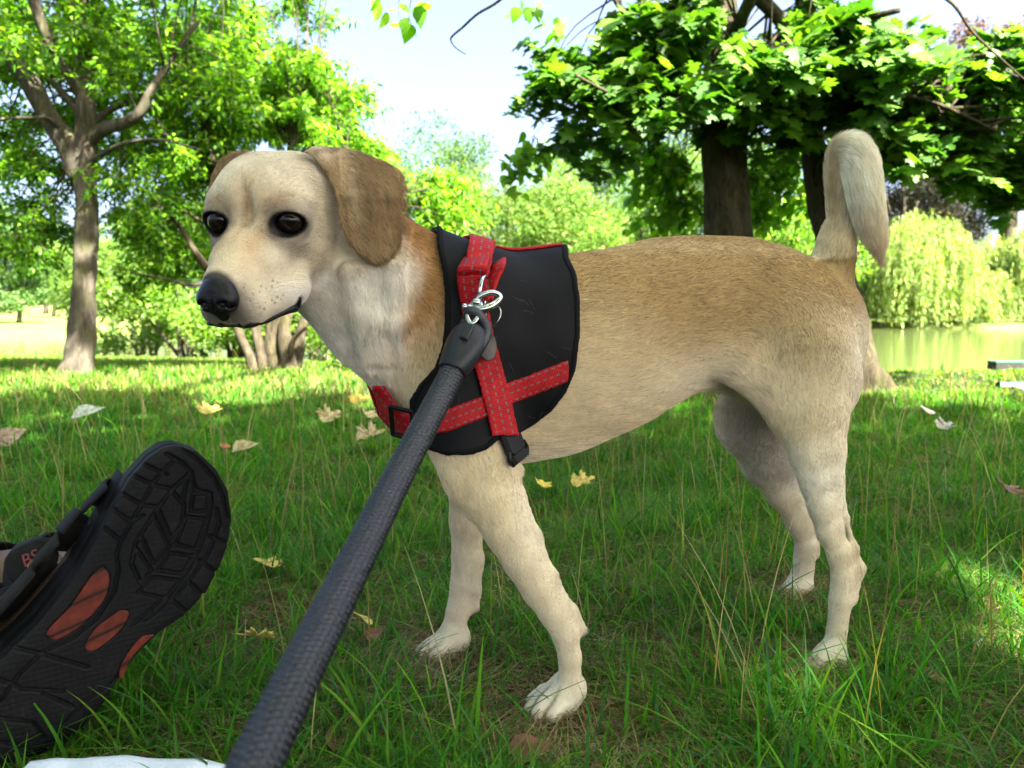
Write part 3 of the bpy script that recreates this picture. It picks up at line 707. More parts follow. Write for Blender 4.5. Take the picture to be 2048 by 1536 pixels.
# spine strap on the ridge of the back
top = (HX[..., 2] > .40)
D = shell(np.maximum(np.maximum(np.abs(hsd) - .0115, np.maximum((hpx - 1126), (985 - hpx)) * hd / FPX), np.where(top, -1, .05)), .0078, .0014)
o = hobj('spine_strap', D, M_redp, lambda V: np.stack([(V - DP) @ DA, (V - DP) @ DN], 1)); sub(o, harness)
del HX, D, b1, u1, v1, b2, u2, v2, pm, hpx, hpy, hd, hsd, hs_, HFd, dd_, valid, front, lim, frontpart, top
hbvh = None
def tree_of(objs):
    V = []; F = []; n = 0
    for o in objs:
        me = o.data; c = np.empty(len(me.vertices) * 3, np.float32); me.vertices.foreach_get('co', c); V += c.reshape(-1, 3).tolist()
        F += [[v + n for v in p.vertices] for p in me.polygons]; n += len(me.vertices)
    return BVHTree.FromPolygons(V, F)
hparts = [o for o in bpy.data.objects if o.name in ('harness', 'shoulder_strap', 'chest_strap')]
tree_h = tree_of([body] + hparts)
def ribbon(P, Wd, w, th=.0022, seg=None):
    """flat strap: P centre line (n,3), Wd width directions (n,3)"""
    P = np.asarray(P); T = np.gradient(P, axis=0); T /= np.linalg.norm(T, axis=1)[:, None]
    Wd = Wd - T * (Wd * T).sum(1)[:, None]; Wd /= np.linalg.norm(Wd, axis=1)[:, None]; Nn = np.cross(T, Wd)
    h = w / 2; t = th / 2
    prof = [(-h, -t * .4), (-h, t * .4), (-h + t, t), (h - t, t), (h, t * .4), (h, -t * .4), (h - t, -t), (-h + t, -t)]
    V = A_([[P[i] + Wd[i] * a + Nn[i] * c for a, c in prof] for i in range(len(P))]).reshape(-1, 3)
    F = [];
    for i in range(len(P) - 1):
        for k in range(8): F.append((i * 8 + k, i * 8 + (k + 1) % 8, (i + 1) * 8 + (k + 1) % 8, (i + 1) * 8 + k))
    F.append(tuple(range(8))[::-1]); F.append(tuple((len(P) - 1) * 8 + k for k in range(8)))
    L = np.concatenate([[0], np.cumsum(np.linalg.norm(np.diff(P, axis=0), axis=1))])
    U = A_([[L[i], a] for i in range(len(P)) for a, c in prof])
    return V, F, U
# handle: a fat folded loop of webbing across the withers
mb = MB()
def lifted(L):
    out = []
    for x, y, up in L:
        q, n = hit(x, y, tree_h)
        if q is None or dep(q) > .80: d = dep(S(x, y, .018))
        else: d = dep(q)
        out.append(W(x, y, d - up))
    return smooth_path(out, 40)
P = lifted([(952, 606, .003), (946, 575, .009), (944, 545, .014), (950, 520, .016)])
t1 = S(962, 499, .020); t2 = S(968, 496, 0); t3 = S(974, 502, -.03); t4 = S(972, 530, -.055)
P = smooth_path(np.concatenate([P[::8], [t1, t2, t3, t4]]), 50)
V, F, U = ribbon(P, np.tile(CR + .12 * CU, (50, 1)), .027, .005); mb.add(V, F, U)
P2 = lifted([(974, 600, .003), (984, 565, .006), (995, 540, .008), (1001, 522, .006)]); P2 = smooth_path(np.concatenate([P2[::8], [S(998, 508, .016), S(985, 503, .004)]]), 40)
V, F, U = ribbon(P2, np.tile(CR * .8 - CF * .5, (40, 1)), .013, .004); mb.add(V, F, U)
o = mb.obj('grab_handle', M_red, dog); sub(o, harness)
# plastic slider at the chest and side-release buckle below the strap
def onbody(px, py, lift, tree=None):
    q, n = hit(px, py, tree or tree_h)
    if q is None: q = S(px, py, .04); n = DN
    return q + n * lift, n
q, n = onbody(812, 842, .005); tx = nz(W(830, 842, .7) - W(800, 842, .7)); tx = nz(tx - n * (tx @ n)); ty = np.cross(n, tx)
mb = MB()
for c, h in (((-.0125, 0), (.0022, .0165)), ((.010, 0), (.0018, .0165)), ((-.001, .015), (.0125, .002)), ((-.001, -.015), (.0125, .002))):
    box(mb, q + tx * c[0] + ty * c[1], np.stack([tx, ty, n]), (h[0], h[1], .0018), .0009)
o = mb.obj('strap_slider', M_plast, dog, False); sub(o, harness)
q, n = onbody(1018, 884, .004); a = nz(W(1040, 915, .7) - W(1005, 862, .7)); a = nz(a - n * (a @ n)); c_ = np.cross(n, a)
mb = MB()
box(mb, q, np.stack([a, c_, n]), (.0135, .0148, .0045), .003)
box(mb, q + a * .015, np.stack([a, c_, n]), (.006, .0125, .0038), .002)
box(mb, q - a * .014, np.stack([a, c_, n]), (.003, .0135, .003), .001)
for s in (1, -1): tube(mb, smooth_path([q + a * .006 + c_ * s * .0135 + n * .002, q + a * .014 + c_ * s * .0155 + n * .001, q + a * .020 + c_ * s * .012], 10), .0026, 8)
o = mb.obj('side_release_buckle', M_plast, dog, False); sub(o, harness)
# chrome D ring stitched to the shoulder strap
q, n = onbody(967, 590, .004); rc = W(967, 582, dep(q) - .010)
th = np.linspace(0, 2 * np.pi, 40, endpoint=False); ax1 = nz(CU + .1 * CR); ax2 = nz(-CF * .9 - CR * .25)
mb = MB(); tube(mb, rc + np.outer(np.cos(th) * .0135, ax1) + np.outer(np.sin(th) * .010, ax2), .0019, 10, closed=True)
o = mb.obj('ring', M_chrome, dog); sub(o, harness); o['label'] = 'chrome ring standing out from the red strap'
RC = rc
# =====================================================================  ID TAG on its split ring
tagt = empty('dog_tag', W(975, 620, dep(rc)), 'round dull metal dog tag on a thin split ring hanging beside the leash clip', 'dog tag')
mb = MB(); c = W(985, 634, dep(rc) - .002); a1 = nz(CU * .9 + CR * .45); a2 = nz(CR * .62 - CF * .75 - CU * .3)
tube(mb, c + np.outer(np.cos(th) * .0105, a1) + np.outer(np.sin(th) * .0098, a2), .0007, 8, closed=True)
tube(mb, c + A_([0, .0009, 0]) + np.outer(np.cos(th) * .0105, a1) + np.outer(np.sin(th) * .0098, a2), .0007, 8, closed=True)
mb.obj('split_ring', M_chrome, tagt)
mb = MB(); c = W(973, 690, dep(rc) - .001); nn_ = nz(CR * .80 - CF * .55 + CU * .1); a1 = nz(CU - nn_ * (CU @ nn_)); a2 = np.cross(nn_, a1)
t2 = np.linspace(0, 2 * np.pi, 48, endpoint=False)
rings = [(.0, .0009), (.0128, .0009), (.0132, .0012), (.0142, .0012), (.0146, .0006), (.0146, -.0006), (.0142, -.0012), (.0, -.0012)]
V = []; F = []
for r_, z_ in rings: V += [c + a1 * r_ * math.cos(t) + a2 * r_ * math.sin(t) + nn_ * z_ for t in t2]
for i in range(len(rings) - 1):
    for k in range(48): F.append((i * 48 + k, i * 48 + (k + 1) % 48, (i + 1) * 48 + (k + 1) % 48, (i + 1) * 48 + k))
mb.add(V, F); mb.obj('disc', M_brass, tagt)
# =====================================================================  LEASH
LP = [(905, 742, .566), (895, 765, .556), (845, 860, .512), (790, 965, .463), (730, 1085, .408), (665, 1215, .355), (590, 1365, .305), (520, 1510, .268), (440, 1680, .235), (360, 1850, .21)]
leash = empty('dog_leash', W(*LP[-1]), 'thick black braided rope leash running from the harness clip down to the bottom edge', 'leash')
d0 = dep(RC)
LP = [(x, y, d * (d0 - .026) / .578) for x, y, d in LP]
P = smooth_path([W(*p) for p in LP], 560)
T, Nf, Bf = frames(P); L = np.concatenate([[0], np.cumsum(np.linalg.norm(np.diff(P, axis=0), axis=1))])
na = 96; a = np.linspace(0, 2 * np.pi, na, endpoint=False)
RR = .0093 * d0 / .60
AA, LL = np.meshgrid(a, L); pit = .034; k = 8
u1 = (AA / (2 * np.pi) + LL / pit) * k; u2 = (AA / (2 * np.pi) - LL / pit) * k
s1 = np.abs(np.sin(np.pi * u1)); s2 = np.abs(np.sin(np.pi * u2))
over = ((np.floor(u1) + np.floor(u2)) % 2 == 0)
hgt = np.where(over, s1 ** .6 * (.35 + .65 * s2), s2 ** .6 * (.35 + .65 * s1)) * .0021
fine = .00012 * np.sin(LL * 2 * np.pi / .0011 + AA * 9)
rr = RR - .0013 + hgt + fine
V = P[:, None] + rr[..., None] * (np.cos(a)[None, :, None] * Nf[:, None] + np.sin(a)[None, :, None] * Bf[:, None])
ii, kk = np.meshgrid(np.arange(len(P) - 1), np.arange(na), indexing='ij'); k2 = (kk + 1) % na
F = np.stack([ii * na + kk, ii * na + k2, (ii + 1) * na + k2, (ii + 1) * na + kk], -1).reshape(-1, 4)
M_rope = simple_mat('black_braid', (.0042, .0058, .0125), .36, noise=.45, nscale=300, bump=.4, bscale=1500, spec=.6)
mesh_obj('rope', V.reshape(-1, 3), F, M_rope, leash)
# moulded sleeve
S0 = W(950, 650, d0 - .019); S1 = P[0] + (P[0] - S0) * 0.02; ax = nz(S1 - S0); Ls = np.linalg.norm(S1 - S0)
side_ = nz(CR - ax * (CR @ ax)); fr = nz(np.cross(side_, ax)); fr = fr if fr @ CF < 0 else -fr
prof = [(0, .0095, .0070), (.004, .0135, .0085), (.012, .0170, .0110), (.45 * Ls, .0180, .0128), (.72 * Ls, .0162, .0135), (.95 * Ls, .0138, .0132), (1.0 * Ls, .0128, .0126), (1.0 * Ls, .0105, .0105), (.90 * Ls, .0100, .0100)]
prof = [(l * 1.0, a1 * .90 * d0 / .62, b1 * .92 * d0 / .62) for l, a1, b1 in prof]
na2 = 40; t2 = np.linspace(0, 2 * np.pi, na2, endpoint=False)
V = []; F = []
for l, ra, rb in prof: V += [S0 + ax * l + side_ * ra * math.cos(t) + fr * rb * math.sin(t) for t in t2]
for i in range(len(prof) - 1):
    for q_ in range(na2): F.append((i * na2 + q_, i * na2 + (q_ + 1) % na2, (i + 1) * na2 + (q_ + 1) % na2, (i + 1) * na2 + q_))
F.append(tuple(range(na2))[::-1]); mb = MB(); mb.add(V, F)
M_sleeve = simple_mat('dark_rubber', (.010, .012, .017), .42, bump=.12, bscale=700, spec=.28)
sl = mb.obj('sleeve', M_sleeve, leash)
mb = MB(); box(mb, S0 + ax * .016 + fr * .0128 * d0 / .62, np.stack([side_, ax, fr]), (.0040, .0082, .0022), .0012)
o = mb.obj('crimp_tab', M_sleeve, leash, False); sub(o, sl)
# rope eye coming out of the sleeve and round the swivel
e1 = W(948, 628, d0 - .022)
mb = MB(); tube(mb, smooth_path([S0 + ax * .006 - side_ * .009, S0 - side_ * .0085 - ax * .002, e1 - side_ * .004 + CU * .001, e1 + side_ * .005, S0 + side_ * .0125 + ax * .002, S0 + ax * .020 + side_ * .0130, S0 + ax * .034 + side_ * .0105 - fr * .004], 46), .0046, 12)
mb.obj('rope_eye', M_rope, leash)
# swivel eye + snap hook
dz = d0 - .016
mb = MB()
sw = [W(950, 604, dz), W(938, 618, dz - .003), W(936, 636, dz - .008), W(943, 648, dz - .011), W(952, 640, dz - .010), W(962, 620, dz - .004), W(960, 606, dz)]
tube(mb, smooth_path(sw + [sw[0]], 40)[:-1], .0025, 12, closed=True)
tube(mb, [W(956, 598, dz + .001), W(950, 612, dz - .001)], [.0042, .0048], 16)
hk = mb.obj('swivel_eye', M_chrome, leash)
mb = MB()
h0 = [W(950, 604, dz), W(962, 592, dz - .001), W(980, 585, dz), W(995, 588, dz + .002), W(1000, 596, dz + .003), W(990, 607, dz + .001), W(974, 616, dz - .003), W(958, 619, dz - .004), W(947, 614, dz - .002)]
hp_ = smooth_path(h0 + [h0[0]], 60)[:-1]
rad = .0026 + .0014 * np.exp(-((np.arange(59) - 38) / 9.) ** 2)
tube(mb, hp_, rad[:len(hp_)], 14, closed=True)
tube(mb, [W(947, 611, dz - .002), W(938, 612, dz - .003), W(934, 613, dz - .0032)], [.0017, .0017, .0017], 12)
tube(mb, [W(934, 613, dz - .0032), W(932, 613, dz - .0033), W(926, 614, dz - .0036), W(924.6, 614, dz - .0036)], [.0017, .0033, .0033, .0022], 14)
o = mb.obj('snap_hook', M_chrome, leash)
# =====================================================================  FUR of the dog (hair curves rooted on the body mesh)
def grow(N):
    a = DV[DF[:, 0]]; b_ = DV[DF[:, 1]]; c = DV[DF[:, 2]]; d = DV[DF[:, 3]]
    ar = .5 * np.linalg.norm(np.cross(c - a, d - b_), axis=1)
    cen = (a + b_ + c + d) / 4; nf = DNm[DF[:, 0]]
    facing = ((CC - cen) * nf).sum(1) / np.linalg.norm(CC - cen, axis=1)
    loc = (cen - HO) @ HB.T / (HS * .01)
    w = ar * np.where(facing > -.15, 1.0, .35) * (1 + 1.3 * (np.linalg.norm(loc, axis=1) < 12))
    w *= np.minimum.reduce([np.linalg.norm(cen - S(x, y, o), axis=1) for x, y, o in ((1181, 1276, .075), (955, 1229, -.078))]) > .010
    e = np.minimum.reduce([np.linalg.norm(cen - q, axis=1) for q in EYES]); w *= (e > .0150)
    w *= (cen[:, 2] > .004)
    # nothing under the vest
    mx, my, md, ms = mirror_proj(cen); under = (poly_sd(mx, my, HPOLY) < -7) & (np.abs(ms) < .12) & (cen[:, 2] > .24)
    w *= ~under
    w *= ~((loc[:, 0] > 7.35) & (np.abs(loc[:, 1]) < 1.6) & (loc[:, 2] > -5.4))
    w *= DMo[DF[:, 0]] > -.0004
    fi = rng.choice(len(DF), N, p=w / w.sum())
    uv = rng.random((N, 2)); u, v = uv[:, :1], uv[:, 1:]
    Q = DF[fi]; wts = [(1 - u) * (1 - v), u * (1 - v), u * v, (1 - u) * v]
    def itp(X): return sum(wk * X[Q[:, k]] for k, wk in enumerate(wts))
    p = itp(DV); n = itp(DNm); n /= np.linalg.norm(n, axis=1)[:, None]; f = itp(Fl); ln = itp(Ln[:, None])[:, 0]; col = itp(DC); er = itp(DEar[:, None])[:, 0]
    f = f / (np.linalg.norm(f, axis=1)[:, None] + 1e-9)
    t = f - n * (f * n).sum(1)[:, None]; t /= (np.linalg.norm(t, axis=1)[:, None] + 1e-6)
    # low frequency whorls and clumps
    def sn(s, ph): return np.sin(p[:, 0] * s + ph) * np.sin(p[:, 1] * s * 1.13 + ph * 2) + np.sin(p[:, 2] * s * .93 + ph * 3 + p[:, 0] * s * .4)
    bt = np.cross(n, t); sw = .05 * sn(45, 1.1) + .06 * sn(170, 2.3) + rng.normal(0, .10, N)
    t = t * np.cos(sw)[:, None] + bt * np.sin(sw)[:, None]
    lc = (p - HO) @ HB.T / (HS * .01); hd_ = (np.linalg.norm(lc, axis=1) < 12) & (er < .5)
    ln = ln * rng.uniform(.55, 1.05, N) * .85; ln = np.where(hd_, np.minimum(ln, .0055), ln)
    px, py, _ = PRJ(p)
    muz = hd_ & (lc[:, 0] > 2.5); ln = np.where(muz, ln * .6, ln)
    ln = np.where(np.minimum.reduce([np.linalg.norm(p - q, axis=1) for q in EYES]) < .021, ln * .5, ln)
    ln = np.where(p[:, 2] < .045, ln * .55, ln)
    # longer fringe: throat folds, back of thigh, belly edge, crown of the ear
    ln = np.where((np.abs(px - 1470) < 70) & (np.abs(py - 790) < 30), ln * 1.6, ln)
    ln = np.where(er > .3, np.minimum(ln, .0075), ln); lift = np.where(hd_, .10, .05) + .05 * rng.random(N); lift = np.where(er > .3, .05 + .05 * rng.random(N), lift); tl = (py < 530) & (px > 1630); lift = np.where(tl, .24 + .14 * rng.random(N), lift); ln = np.where(tl & (py < 470), ln * 1.45, ln)
    d1 = t + n * lift[:, None]; d1 /= np.linalg.norm(d1, axis=1)[:, None]
    d2 = t + n * (lift * .25)[:, None] + A_([0, 0, -.10]) + rng.normal(0, .06, (N, 3)); d2 /= np.linalg.norm(d2, axis=1)[:, None]
    pts = np.empty((N, 4, 3), np.float32)
    pts[:, 0] = p - n * .0004; pts[:, 1] = p + d1 * (ln * .33)[:, None]; pts[:, 2] = pts[:, 1] + (d1 + d2) * .5 * (ln * .33)[:, None]; pts[:, 3] = pts[:, 2] + d2 * (ln * .36)[:, None]
    val = 1.0 + .05 * sn(340, .7) + .04 * sn(110, 2.9); dk = np.clip((.52 - col[:, 0]) / .14, 0, 1); val *= np.where(rng.random(N) < .05 + .14 * dk, .52, np.where(rng.random(N) < .3, 1.2, 1.0)) * rng.normal(1, .05, N)
    # streaks drawn out along the lie of the coat
    gr = rng.normal(0, 1, (256, 256)); sa = (p - DP) @ DA; ver = np.abs(t[:, 2]) > .6
    ua = np.where(ver, p[:, 2], sa) * 95; ub = np.where(ver, sa, p[:, 2]) * 800
    def vn(a, b):
        i, j = np.floor(a).astype(int), np.floor(b).astype(int); f, g = a - i, b - j; f = f * f * (3 - 2 * f); g = g * g * (3 - 2 * g)
        G_ = lambda x, y: gr[x % 256, y % 256]
        return (G_(i, j) * (1 - f) + G_(i + 1, j) * f) * (1 - g) + (G_(i, j + 1) * (1 - f) + G_(i + 1, j + 1) * f) * g
    val *= 1 + np.where(p[:, 2] < .20, .5, 1) * np.clip(.10 * vn(ua + ub * .12, ub) + .04 * vn(ua * .5 + 40, ub * .35 + ua * .2), -.4, .4) * np.where(hd_, .5, 1)
    dark = np.clip((np.linalg.norm(col - TAN, axis=1) < .14) * 1.0, 0, 1)
    val = np.where((dark > .5) & (rng.random(N) < .18), val * .62, val)
    colr = np.clip(col * val[:, None], .003, .95)
    rad = np.where(hd_, .00012, .00015) * rng.uniform(.75, 1.3, N)
    R4 = rad[:, None] * A_([1.0, .95, .7, .15])[None]
    return pts, R4, colr
def curves_obj(name, pts, R4, colr, mat, parent):
    N, K = pts.shape[:2]
    cd = bpy.data.hair_curves.new(name); cd.add_curves([K] * N)
    cd.attributes['position'].data.foreach_set('vector', pts.astype(np.float32).ravel())
    ra = cd.attributes.get('radius') or cd.attributes.new('radius', 'FLOAT', 'POINT'); ra.data.foreach_set('value', R4.astype(np.float32).ravel())
    ca = cd.attributes.new('Col', 'FLOAT_COLOR', 'CURVE'); c4 = np.ones((N, 4), np.float32); c4[:, :3] = colr; ca.data.foreach_set('color', c4.ravel())
    cd.materials.append(mat); o = bpy.data.objects.new(name, cd); COL.objects.link(o); o.parent = parent; o.location = -parent.location; return o
fp = grow(330000)
fur = curves_obj('fur', *fp, M_fur, dog)
# whiskers
wp = []; 
for s in (1, -1):
    for i in range(10):
        f0 = rng.uniform(3.6, 6.2); u0 = rng.uniform(-4.8, -3.8); b0 = Hh(f0, s * 2.5, u0)
        q = bvh.find_nearest(Vector(b0)); b0 = A_(q[0]); n0 = A_(q[1]); dirw = nz(n0 * .9 - HF * .7 - CU * rng.uniform(.0, .5)); Lw = rng.uniform(.018, .045)
        wp.append([b0 + dirw * Lw * t + A_([0, 0, -1]) * Lw * .25 * t * t for t in (0, .33, .66, 1)])
wp = A_(wp).astype(np.float32)
curves_obj('whiskers', wp, np.tile([.00013, .00011, .00008, .00004], (len(wp), 1)), np.full((len(wp), 3), .6), M_fur, dog)

def unit_(n):
    v = rng.normal(size=3); v -= n * (v @ n); return nz(v)
# loose hairs lying on the vest
sh = []
for _ in range(20):
    x, y = rng.uniform(890, 1140), rng.uniform(540, 840); q, n_ = hit(x, y, tree_h)
    if q is None: continue
    d_ = unit_(n_); c0_ = q + n_ * .0006; L_ = rng.uniform(.006, .014); k_ = nz(np.cross(n_, d_)) * rng.normal(0, .25)
    sh.append([c0_ + d_ * L_ * t + k_ * L_ * t * t + n_ * .0008 * math.sin(t * 3) for t in (0, .33, .66, 1)])
curves_obj('loose_hairs', A_(sh).astype(np.float32), np.full((len(sh), 4), .00005), np.full((len(sh), 3), .22), M_fur, dog)
# =====================================================================  TERRAIN, WATER
def sig(x): return 1 / (1 + np.exp(-np.clip(x, -40, 40)))
def y_near(x): return 10 + 7 * sig(-(x + 3) / 2.0)
def y_far(x): return 46 - 17 * sig(-(x + 9) / 3.)
def bump2(x, y): return .012 * np.sin(x * 2.1 + .7) * np.sin(y * 1.7) + .006 * np.sin(x * 7.3 + y * 5.1) + .005 * np.sin(x * 13.7 - y * 11.9)
def terr(x, y):
    x = np.asarray(x, float); y = np.asarray(y, float)
    yn, yf = y_near(x), y_far(x)
    t = np.clip((y - 4.9) / (yn - 4.9), 0, 2.2); z = -.56 * t ** 1.25 - .25 * np.clip(t - 1, 0, 1)
    ft = np.clip((y - yf + 2) / 4, 0, 1); z = z * (1 - ft) + (-.62 + .32 * np.clip((y - yf + 1) / 2.2, 0, 1) + .012 * np.clip(y - yf, 0, 400)) * ft
    return z + bump2(x, y) * np.clip(1 - (y - 4) / 6, .3, 1)
xs = np.concatenate([-np.geomspace(1, 400, 46)[::-1], np.linspace(-.95, .95, 40), np.geomspace(1, 400, 46)])
ys = np.concatenate([np.linspace(-6, .3, 12), np.arange(.35, 4, .05), np.arange(4, 20, .2), np.arange(20, 60, .8), np.geomspace(60, 600, 20)])
xx, yy = np.meshgrid(xs, ys); V = np.stack([xx, yy, terr(xx, yy)], -1).reshape(-1, 3); nx_ = len(xs)
i, j = np.meshgrid(np.arange(len(ys) - 1), np.arange(nx_ - 1), indexing='ij'); F = np.stack([i * nx_ + j, i * nx_ + j + 1, (i + 1) * nx_ + j + 1, (i + 1) * nx_ + j], -1).reshape(-1, 4)
M_soil, nt, b = mat_new('ground'); b.inputs['Roughness'].default_value = .95; b.inputs['Specular IOR Level'].default_value = .1
tc = nt.nodes.new('ShaderNodeTexCoord')
n1 = N_(nt, 'ShaderNodeTexNoise', i_Scale=6.0, i_Detail=10.0, i_Roughness=.7); nt.links.new(tc.outputs['Object'], n1.inputs[0])
n2 = N_(nt, 'ShaderNodeTexNoise', i_Scale=120.0, i_Detail=6.0); nt.links.new(tc.outputs['Object'], n2.inputs[0])
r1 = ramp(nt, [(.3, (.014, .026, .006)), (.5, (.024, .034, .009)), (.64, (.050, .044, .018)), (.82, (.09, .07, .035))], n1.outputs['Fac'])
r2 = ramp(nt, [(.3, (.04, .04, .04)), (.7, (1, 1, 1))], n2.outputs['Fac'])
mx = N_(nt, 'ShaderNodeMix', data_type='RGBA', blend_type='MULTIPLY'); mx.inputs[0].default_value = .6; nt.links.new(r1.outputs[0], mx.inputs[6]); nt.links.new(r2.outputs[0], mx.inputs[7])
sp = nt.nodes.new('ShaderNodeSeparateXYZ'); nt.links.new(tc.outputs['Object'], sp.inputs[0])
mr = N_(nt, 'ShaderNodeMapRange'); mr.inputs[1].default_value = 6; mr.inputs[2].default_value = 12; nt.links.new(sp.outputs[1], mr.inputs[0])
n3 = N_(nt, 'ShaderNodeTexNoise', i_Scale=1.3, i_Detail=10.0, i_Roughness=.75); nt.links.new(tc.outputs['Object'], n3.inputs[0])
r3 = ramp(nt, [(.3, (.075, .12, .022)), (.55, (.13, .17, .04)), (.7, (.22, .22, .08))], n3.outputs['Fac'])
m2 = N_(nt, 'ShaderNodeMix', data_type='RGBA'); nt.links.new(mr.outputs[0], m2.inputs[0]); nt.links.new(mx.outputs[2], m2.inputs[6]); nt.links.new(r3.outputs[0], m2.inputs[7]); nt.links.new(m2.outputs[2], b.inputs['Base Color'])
bp = N_(nt, 'ShaderNodeBump', i_Strength=.8, i_Distance=.02); nt.links.new(n2.outputs[0], bp.inputs['Height']); nt.links.new(bp.outputs[0], b.inputs['Normal'])
tag(mesh_obj('ground', V, F, M_soil), kind='structure')
M_wat, nt, b = mat_new('pond_water'); b.inputs['Base Color'].default_value = (.075, .10, .030, 1); b.inputs['Roughness'].default_value = .05; b.inputs['IOR'].default_value = 1.33; b.inputs['Specular IOR Level'].default_value = 1.0
tc = nt.nodes.new('ShaderNodeTexCoord'); mp = nt.nodes.new('ShaderNodeMapping'); mp.inputs['Scale'].default_value = (.8, 3.0, 1); nt.links.new(tc.outputs['Object'], mp.inputs[0])
n1 = N_(nt, 'ShaderNodeTexNoise', i_Scale=3.0, i_Detail=5.0); nt.links.new(mp.outputs[0], n1.inputs[0])
bp = N_(nt, 'ShaderNodeBump', i_Strength=.16, i_Distance=.02); nt.links.new(n1.outputs[0], bp.inputs['Height']); nt.links.new(bp.outputs[0], b.inputs['Normal'])
V = [(-160, 7, -.6), (160, 7, -.6), (160, 60, -.6), (-160, 60, -.6)]
tag(mesh_obj('water', V, [(0, 1, 2, 3)], M_wat, smooth=False), kind='structure')
# =====================================================================  LEAVES AND WOOD
def tmpl_leaf(w=.42, fold=.12, droop=.12):
    V = A_([(0, 0, 0), (.28, -w * .8 / 2, fold * .5), (.28, w * .8 / 2, fold * .5), (.62, -w / 2 * .86, fold * .45 - droop * .4), (.62, w / 2 * .86, fold * .45 - droop * .4), (1, 0, -droop), (.3, 0, 0), (.64, 0, -droop * .4)])
    F = A_([(0, 1, 3, 7), (0, 7, 4, 2), (7, 3, 5, 5), (7, 5, 4, 4)])
    V = A_([(0, 0, 0), (.40, -w / 2, fold * .6 - droop * .1), (1, 0, -droop), (.40, w / 2, fold * .6 - droop * .1), (.45, 0, -droop * .15)])
    return V, A_([(0, 1, 4), (1, 2, 4), (0, 4, 3), (4, 2, 3)])
def tmpl_poly(pts, bow=.1):
    P = A_(pts, ); c = A_([.42, 0]); V = [(c[0], c[1], 0.03)]
    for x, y in P: V.append((x, y, -bow * ((x - .4) ** 2 + y * y) * 1.2 + abs(y) * .10))
    n = len(P); return A_(V), A_([(0, 1 + k, 1 + (k + 1) % n) for k in range(n)])
def A__(x): return A_(x)
half = [(0, .03), (-.02, .16), (.08, .30), (.02, .44), (.16, .40), (.24, .50), (.30, .36), (.40, .26), (.50, .46), (.62, .52), (.60, .36), (.72, .36), (.66, .22), (.76, .10), (.90, .14), (1.02, 0)]
MAPLE = tmpl_poly(half + [(x, -y) for x, y in half[::-1][1:]], .16)
hp2 = [(0, .0), (.04, .22), (.20, .38), (.42, .36), (.66, .22), (.86, .08), (1.0, 0)]
POPLAR = tmpl_poly(hp2 + [(x, -y) for x, y in hp2[::-1][1:-1]], .12)
LEAF = tmpl_leaf()
LEAFN = tmpl_leaf(.30, .10, .2)
def frame_from(nrm, dr):
    nrm = nrm / (np.linalg.norm(nrm, axis=1)[:, None] + 1e-9); d = dr - nrm * (dr * nrm).sum(1)[:, None]; d /= np.linalg.norm(d, axis=1)[:, None] + 1e-9
    return d, np.cross(nrm, d), nrm
def leaves(name, P, nrm, dr, size, tm, mat, parent, cols):
    d, l, n = frame_from(nrm, dr); T, Fc = tm; k = len(T); N = len(P)
    V = P[:, None] + size[:, None, None] * (T[None, :, 0, None] * d[:, None] + T[None, :, 1, None] * l[:, None] + T[None, :, 2, None] * n[:, None])
    F = (np.arange(N)[:, None, None] * k + Fc[None]).reshape(-1, Fc.shape[1])
    return mesh_obj(name, V.reshape(-1, 3), F, mat, parent, False, np.repeat(cols, k, axis=0))
def leaf_mat(name, tr=.45, rough=.5, spec=.25):
    m, nt, b = mat_new(name); b.inputs['Roughness'].default_value = rough; b.inputs['Specular IOR Level'].default_value = spec
    at = N_(nt, 'ShaderNodeAttribute', attribute_name='Col'); nt.links.new(at.outputs['Color'], b.inputs['Base Color'])
    t = N_(nt, 'ShaderNodeBsdfTranslucent'); mu = N_(nt, 'ShaderNodeMix', data_type='RGBA', blend_type='MULTIPLY'); mu.inputs[0].default_value = 1; mu.inputs[7].default_value = (1.5, 1.6, .4, 1)
    nt.links.new(at.outputs['Color'], mu.inputs[6]); nt.links.new(mu.outputs[2], t.inputs['Color'])
    mx = N_(nt, 'ShaderNodeMixShader'); mx.inputs[0].default_value = tr; nt.links.new(b.outputs[0], mx.inputs[1]); nt.links.new(t.outputs[0], mx.inputs[2])
    nt.links.new(mx.outputs[0], nt.nodes['Material Output'].inputs['Surface']); return m
M_leaf = leaf_mat('leaf_green', .55)
M_maple = leaf_mat('maple_leaf', .42, .5)
M_far = leaf_mat('far_foliage', .35, .7, .2)
